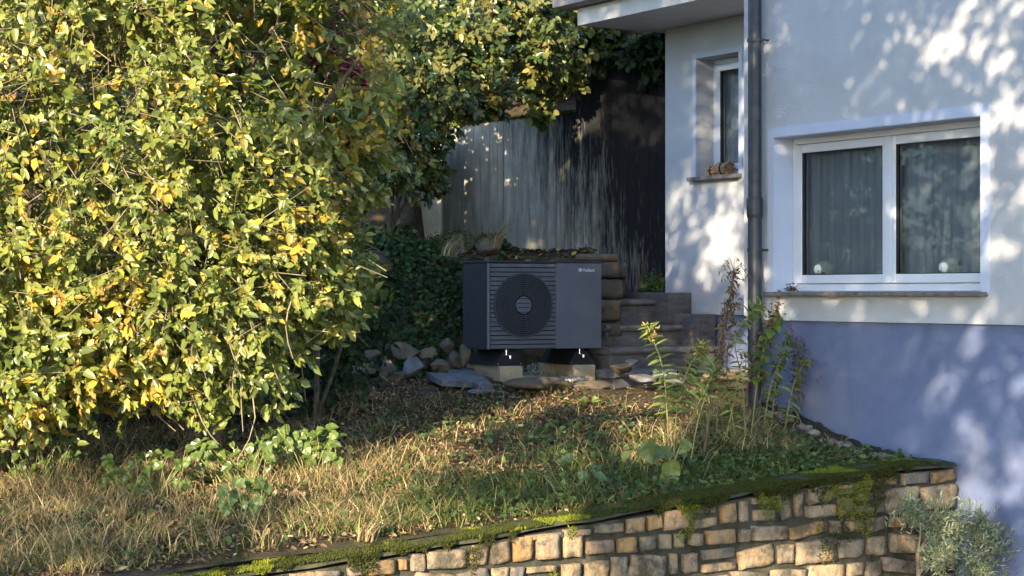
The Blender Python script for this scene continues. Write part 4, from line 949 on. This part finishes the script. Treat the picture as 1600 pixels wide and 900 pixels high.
# fallen leaves and seedlings on the raised bed
n = 900; X = rng.uniform(-.4, .8, n); Y = rng.uniform(17.75, 18.9, n); Pm = np.stack([X, Y, gz(X, Y) + .02], -1)
V, F = leaf_mesh(Pm, norm(rng.normal(size=(n, 3)) * [1, 1, .3]), norm(rng.normal(0, .5, (n, 3)) + [0, -.3, 1]), rng.uniform(.03, .075, n), .035, .3, .3)
o = np_mesh('bed_leaves', V, F, M['litter'], col=np.repeat(palette(n, [(.1, .05, .03), (.06, .04, .03), (.3, .16, .05), (.4, .3, .06)], [5, 5, 1, .7]), 6, 0)); tag(o, 'fallen autumn leaves on the dark raised bed', 'fallen leaves', kind='stuff')

# ------------------------------------------------------------------ single weeds
def curve_pts(pts, n=14):
    pts = np.array(pts, float); t = np.linspace(0, len(pts) - 1, n); out = np.empty((n, 3))
    for i, x in enumerate(t):
        k = min(int(x), len(pts) - 2); f = x - k; p0, p1, p2, p3 = pts[max(k - 1, 0)], pts[k], pts[k + 1], pts[min(k + 2, len(pts) - 1)]
        out[i] = .5 * (2 * p1 + (p2 - p0) * f + (2 * p0 - 5 * p1 + 4 * p2 - p3) * f * f + (3 * p1 - 3 * p2 + p3 - p0) * f ** 3)
    return out
def weed(name, label, cat, group, pxs, r, stem, leaves=None, head=None, dy=0.0):
    b = ground_hit(*pxs[0]); Y = b[1]; pts = [b - [0, 0, .03]]
    for i, (x, y) in enumerate(pxs[1:]): pts.append(pix(x, y, Y + dy * (i + 1) + rng.normal(0, .03)))
    C = curve_pts(pts, 16); t = thing(name, b, label, cat, group)
    mb = MB(); mb.tube(C, [1.35 * r * (1 - .6 * i / 15) for i in range(16)], 6); mb.build('stem', M[stem], t)
    if leaves:
        n, f0, f1, L, wide, key, colr, droop = leaves
        for k in range(n):
            f = f0 + (f1 - f0) * (k + rng.random() * .5) / n; x = f * 15; i = min(int(x), 14); p = C[i] + (C[i + 1] - C[i]) * (x - i); ax = norm(C[i + 1] - C[i])
            a = 2.4 * k + rng.normal(0, .3); A_, B_, D_ = basis(ax[None]); rad = B_[0] * math.cos(a) + D_[0] * math.sin(a)
            d = rad + ax * rng.uniform(.1, .7) + np.array([0, 0, -droop * rng.uniform(.4, 1.2)])
            kk = key + str(k % 3); cc = tuple(np.array(colr) * (.75, 1.0, 1.3)[k % 3])
            leaf_obj(unit_leaf(kk, cc, M['leaf_matte'], .3, .3, wide), p, d, np.array([0, -.4, 1.]) + rng.normal(0, .3, 3), L * rng.uniform(.7, 1.2) * (1 - .35 * (f - f0)), t)
    if head:
        n, L, cols, spread, f0 = head; PP = []; DD = []
        for k in range(n):
            i = int((f0 + (1 - f0) * rng.random()) * 15); PP.append(C[min(i, 15)] + rng.normal(0, spread, 3) * [1, 1, .8]); DD.append(norm(rng.normal(size=3) + [0, 0, .2]))
        PP = np.array(PP); DD = np.array(DD); V, F = leaf_mesh(PP, DD, norm(rng.normal(size=PP.shape)), L * rng.uniform(.6, 1.3, n), L * .35, .3, .3)
        np_mesh('seed_head', V, F, M['litter'], t, np.repeat(palette(n, cols, [1] * len(cols)), 6, 0))['kind'] = 'stuff'
    return t, C
GOLD = [(.3, .24, .05), (.22, .15, .06), (.38, .32, .1)]; BRN = [(.13, .085, .04), (.22, .14, .07), (.07, .05, .03)]
LG = (.2, .27, .07)
weed('goldenrod', 'goldenrod stalk with yellow tip leaning left, leftmost of the tall weeds', 'weed', 'tall weeds by the house', [(1046, 730), (1042, 640), (1034, 570), (1010, 505)], .005, 'green_stem', (60, .3, .98, 0.111, .27, 'gold', LG, .15), (60, .035, GOLD, .022, .86))
weed('goldenrod', 'goldenrod stalk arching right with a dull yellow head', 'weed', 'tall weeds by the house', [(1052, 726), (1058, 640), (1076, 575), (1104, 538)], .0045, 'green_stem', (54, .3, .98, 0.104, .27, 'gold', LG, .15), (80, .035, GOLD, .025, .86))
weed('goldenrod', 'pale goldenrod stalk slanting right in front of the dead dark stalk', 'weed', 'tall weeds by the house', [(1044, 740), (1075, 665), (1102, 610), (1118, 572)], .005, 'green_stem', (26, .45, 1, 0.111, .27, 'gold', LG, .2), None)
weed('goldenrod', 'second slanting pale stalk behind the arching goldenrod', 'weed', 'tall weeds by the house', [(1076, 735), (1090, 660), (1108, 600), (1114, 562)], .0045, 'green_stem', (22, .5, 1, 0.104, .27, 'gold', LG, .2), None)
t_, Cd = weed('dead_stalk', 'tallest dead brown stalk with bare drooping branches in front of the narrow wall', 'dead weed', 'tall weeds by the house', [(1098, 720), (1112, 620), (1128, 520), (1143, 455), (1147, 418)], .0075, 'dry_stem', (40, .35, .85, .07, .24, 'brown', (.17, .11, .05), 1.3), (140, .04, BRN, .018, .35))
mb = MB()
for k, (ex, ey) in enumerate(((1124, 425), (1130, 414), (1137, 408), (1158, 412), (1165, 420), (1168, 430), (1128, 436), (1162, 436), (1152, 404))):
    a = Cd[12 + k % 3]; e = pix(ex, ey, a[1]); limb(mb, a, e, .003, .0016, .05, 4, 5)
    for _ in range(3): limb(mb, e, e + rng.normal(0, .012, 3) - [0, 0, .015], .005, .003, 0, 4, 2)
mb.build('seed_branches', M['dry_stem'], t_)
weed('dead_stalk', 'brown fuzzy stalk leaning right beside the downpipe', 'dead weed', 'tall weeds by the house', [(1160, 650), (1172, 585), (1192, 525), (1222, 470), (1240, 448)], .006, 'dry_stem', (40, .2, .7, .07, .25, 'brown', (.22, .13, .06), 1.3), (150, .045, BRN + [(.25, .17, .09)], .03, .3))
weed('dead_stalk', 'thin dark stalk against the lower steps', 'dead weed', 'tall weeds by the house', [(1076, 690), (1078, 600), (1082, 508)], .004, 'dry_stem', None, (60, .025, BRN, .009, .55))
weed('dead_stalk', 'second dead stalk close behind the tallest one', 'dead weed', 'tall weeds by the house', [(1118, 700), (1124, 590), (1133, 465)], .004, 'dry_stem', (12, .4, .9, .06, .25, 'brown', (.17, .11, .05), 1.2), (50, .03, BRN, .012, .4))
weed('dead_stalk', 'pale bent stalk lying low across the dry grass', 'dead weed', 'tall weeds by the house', [(1080, 700), (1125, 674), (1170, 652)], .005, 'green_stem', None, None)
for k, (b, e, lb) in enumerate((((1255, 655), (1256, 545), 'thin grey seedy stalk before the blue plinth, left one'), ((1275, 660), (1277, 540), 'dark spotted stalk before the blue plinth'), ((1240, 650), (1235, 500), 'slender dead stalk just right of the downpipe'), ((1318, 665), (1317, 610), 'short lone dry stalk at the plinth foot'), ((1215, 660), (1208, 560), 'leaning dry stalk behind the bindweed'))):
    weed('dead_stalk', lb, 'dead weed', 'tall weeds by the house', [b, ((b[0] + e[0]) / 2 + 4, (b[1] + e[1]) / 2), e], .0035, 'dry_stem', (9, .3, 1, .05, .4, 'brown', (.1, .07, .05), 1.2), (40, .03, BRN, .016, .3))
weed('bindweed', 'climbing weed with heart shaped green leaves beside the downpipe', 'weed', 'tall weeds by the house', [(1172, 690), (1183, 600), (1196, 535), (1216, 490)], .004, 'green_stem', (26, .35, 1, .1, .85, 'bind', (.12, .17, .04), .8), None)
weed('bindweed', 'second heart leaved climber right of the downpipe, lower', 'weed', 'tall weeds by the house', [(1205, 665), (1212, 600), (1222, 555), (1232, 520)], .004, 'green_stem', (20, .2, 1, .095, .85, 'bind', (.12, .17, .04), .9), None)
weed('goldenrod', 'green feathery weed top left of the downpipe', 'weed', 'tall weeds by the house', [(1165, 690), (1160, 600), (1148, 530), (1172, 490), (1190, 478)], .004, 'green_stem', (44, .45, 1, 0.098, .27, 'gold', LG, .3), (30, .03, GOLD, .02, .8))
for k, (b, m_, e, lb) in enumerate((((1130, 700), (1150, 610), (1162, 545), 'green stalk with drooping leaves left of the downpipe foot'), ((1190, 680), (1205, 600), (1228, 545), 'green weed leaning right past the downpipe'),
        ((1110, 690), (1100, 620), (1086, 560), 'green stalk leaning left over the lower steps'), ((1225, 670), (1240, 600), (1262, 560), 'slim weed before the left end of the blue plinth'), ((1150, 700), (1142, 640), (1128, 590), 'short green stalk between the two dead stalks'))):
    weed('goldenrod', lb, 'weed', 'tall weeds by the house', [b, m_, e], .004, 'green_stem', (36, .15, 1, .1, .3, 'gold', LG, .5), (20, .03, BRN, .02, .8))
for k, (b, m_, e, lb) in enumerate((((1185, 670), (1196, 560), (1216, 470), 'brown stalk with a drooping seed head right of the downpipe'), ((1246, 660), (1250, 600), (1246, 530), 'grey twiggy stalk at the left end of the blue plinth'), ((1140, 690), (1136, 560), (1150, 470), 'bare brown stalk just left of the downpipe'), ((1290, 668), (1292, 600), (1284, 560), 'low dry stalk halfway along the plinth'), ((1064, 700), (1070, 620), (1078, 560), 'dry stalk behind the slanting goldenrods'))):
    weed('dead_stalk', lb, 'dead weed', 'tall weeds by the house', [b, m_, e], .004, 'dry_stem', (16, .2, .95, .075, .35, 'brown', (.2, .14, .06), 1.3), (90, .035, BRN + [(.22, .15, .09)], .03, .55))
def leafy(label, group, base, spots, L, colr, key, name='leafy_weed', wide=.9):
    b = ground_hit(*base); t = thing(name, b, label, 'weed', group); mb = MB(); ends = []
    for (x, y, l) in spots:
        e = pix(x, y, b[1] + rng.normal(0, .06)); ends.append((e, l)); g0 = np.array([.5 * e[0] + .5 * b[0] + rng.normal(0, .05), b[1] + rng.normal(0, .08), 0.]); g0[2] = min(gz(g0[0], g0[1]), e[2] - .03) - .01; limb(mb, g0, e, .003, .0015, .02, 4, 4)
    mb.build('stems', M['green_stem'], t)
    for k, (e, l) in enumerate(ends):
        cc = tuple(np.array(colr) * (.8, 1, 1.25)[k % 3]); d = np.array([rng.normal(0, .8), -.35, -.45 + rng.normal(0, .5)])
        leaf_obj(unit_leaf(key + str(k % 3), cc, M['leaf'], .25, .2, wide), e, d, np.array([rng.normal(0, .5), -.7 + rng.normal(0, .4), .8]), L * l, t)
leafy('weed with three large lime green leaves among the stalks', 'broad leaved weeds', (1040, 762), [(1012, 690, 1.1), (1000, 700, .9), (985, 704, .8), (1048, 705, 1.25), (1043, 722, 1.0), (1052, 738, .8), (1075, 690, .7), (1024, 694, .8), (1060, 760, .6)], .14, (.22, .26, .06), 'lime')
leafy('low broad leaved weed in the middle of the grass', 'broad leaved weeds', (925, 770), [(895, 716, .8), (912, 735, .8), (930, 742, .9), (905, 750, .8), (920, 758, .8), (940, 750, .6), (925, 727, .6)], .1, (.13, .2, .07), 'mid')
leafy('small yellow green seedling at the edge of the sunny soil', 'broad leaved weeds', (918, 634), [(905, 628, .8), (915, 622, 1), (925, 625, .9), (930, 630, .8), (910, 633, .9)], .08, (.25, .3, .06), 'lime')
leafy('yellowing low weed on the stone wall edge', 'broad leaved weeds', (1200, 735), [(1190, 715, .9), (1205, 718, 1), (1180, 722, .9), (1215, 727, .8), (1196, 728, .8)], .09, (.26, .3, .06), 'lime')
def leafy_cloud(label, base, box, n, L, seed):
    r = np.random.default_rng(seed); spots = [(r.uniform(box[0], box[2]), r.uniform(box[1], box[3]), r.uniform(.7, 1.25)) for _ in range(int(n * 1.7))]
    leafy(label, 'broad leaved weeds under the tree', base, spots, L * .55, (.13, .19, .045), 'under')
leafy_cloud('bright green broad leaved weed at the right foot of the fruit tree', (470, 745), (410, 665, 530, 730), 46, .13, 1)
leafy_cloud('green broad leaved weed under the middle of the fruit tree', (390, 760), (300, 690, 420, 750), 42, .12, 2)
leafy_cloud('lower green weed hanging over the dry grass', (385, 815), (340, 745, 420, 800), 22, .12, 3)
leafy_cloud('broad leaved weed below the fruit tree, left of the middle one', (235, 775), (150, 700, 300, 775), 40, .11, 4)
leafy_cloud('dark green weed at the lower left edge below the fruit tree', (60, 760), (0, 680, 140, 755), 40, .1, 5)
# dry ornamental grass on the raised bed, dock tufts
def tuft(label, px, Y, n, h, cols, zadd=0.0, lean=.3, name='grass_tuft'):
    b = pix(px[0], px[1], Y); P = b + rng.normal(0, .03, (n, 3)) * [1, 1, .1]; t = thing(name, b, label, 'grass tuft', 'single grass tufts')
    V, F = blades(P, rng.uniform(.6, 1.1, n) * h, rng.normal(.0, .7, n), rng.uniform(.05, lean, n), rng.uniform(.006, .01, n), rng.uniform(.4, 1.1, n))
    np_mesh('blades', V, F, M['grass'], t, np.repeat(palette(n, cols, [1] * len(cols)), 8, 0))['kind'] = 'stuff'
tuft('dry pale grass tuft nodding over the raised bed', (776, 388), 18.2, 46, .42, ST)
tuft('straw grass tuft hanging on the bank left of the raised bed', (702, 400), 18.0, 60, .22, ST)
tuft('straw coloured grass tuft at the top of the foreground wall', tuple(ground_hit(575, 845)[:0]) or (570, 845), float(ground_hit(570, 845)[1]), 40, .2, [(.5, .38, .22), (.42, .31, .16)])
# olive-like shrub in front of the wall end
ob = H(-.62, -.3, -2.25); ol = thing('olive_shrub', ob, 'grey green narrow leaved shrub in front of the stone wall end by the house', 'shrub')
oe = [(H(-.42, -.32, -1.42), np.array([.22, .2, .17])), (H(-.15, -.38, -1.5), np.array([.2, .18, .2])), (H(-.62, -.26, -1.36), np.array([.12, .12, .12])), (H(-.2, -.42, -1.72), np.array([.16, .14, .12])), (H(-.5, -.38, -1.6), np.array([.17, .12, .14]))]
C, O, nn = crown(oe, 360, .9, .3, 15, .8, 5)
A = norm(O * .7 + np.array([.1, -.1, .35]) + rng.normal(0, .4, O.shape)); P, D, N, ids = sprigs(C, A, 14, .15, -.15, jit=.3)
V, F = leaf_mesh(P, D, N, rng.uniform(.024, .045, len(P)), .0085, .2, .1)
np_mesh('crown', V, F, M['leaf_matte'], ol, np.repeat(palette(len(P), [(.17, .22, .13), (.25, .3, .19), (.36, .4, .28)], [3, 3, 1.3]), 6, 0))['kind'] = 'stuff'
V, F = twig_tubes(C, A, .13, .0025); np_mesh('twigs', V, F, M['twig'], ol)['kind'] = 'stuff'
mb = MB(); pts = limb(mb, ob, H(-.6, -.27, -1.62), .022, .013, 0)
for e in (H(-.4, -.32, -1.35), H(-.1, -.38, -1.4), H(-.66, -.26, -1.3), H(-.2, -.42, -1.65), H(-.3, -.3, -1.55)): limb(mb, pts[-1], e, .006, .002, .04, 5)
mb.build('trunk', M['twig'], ol)
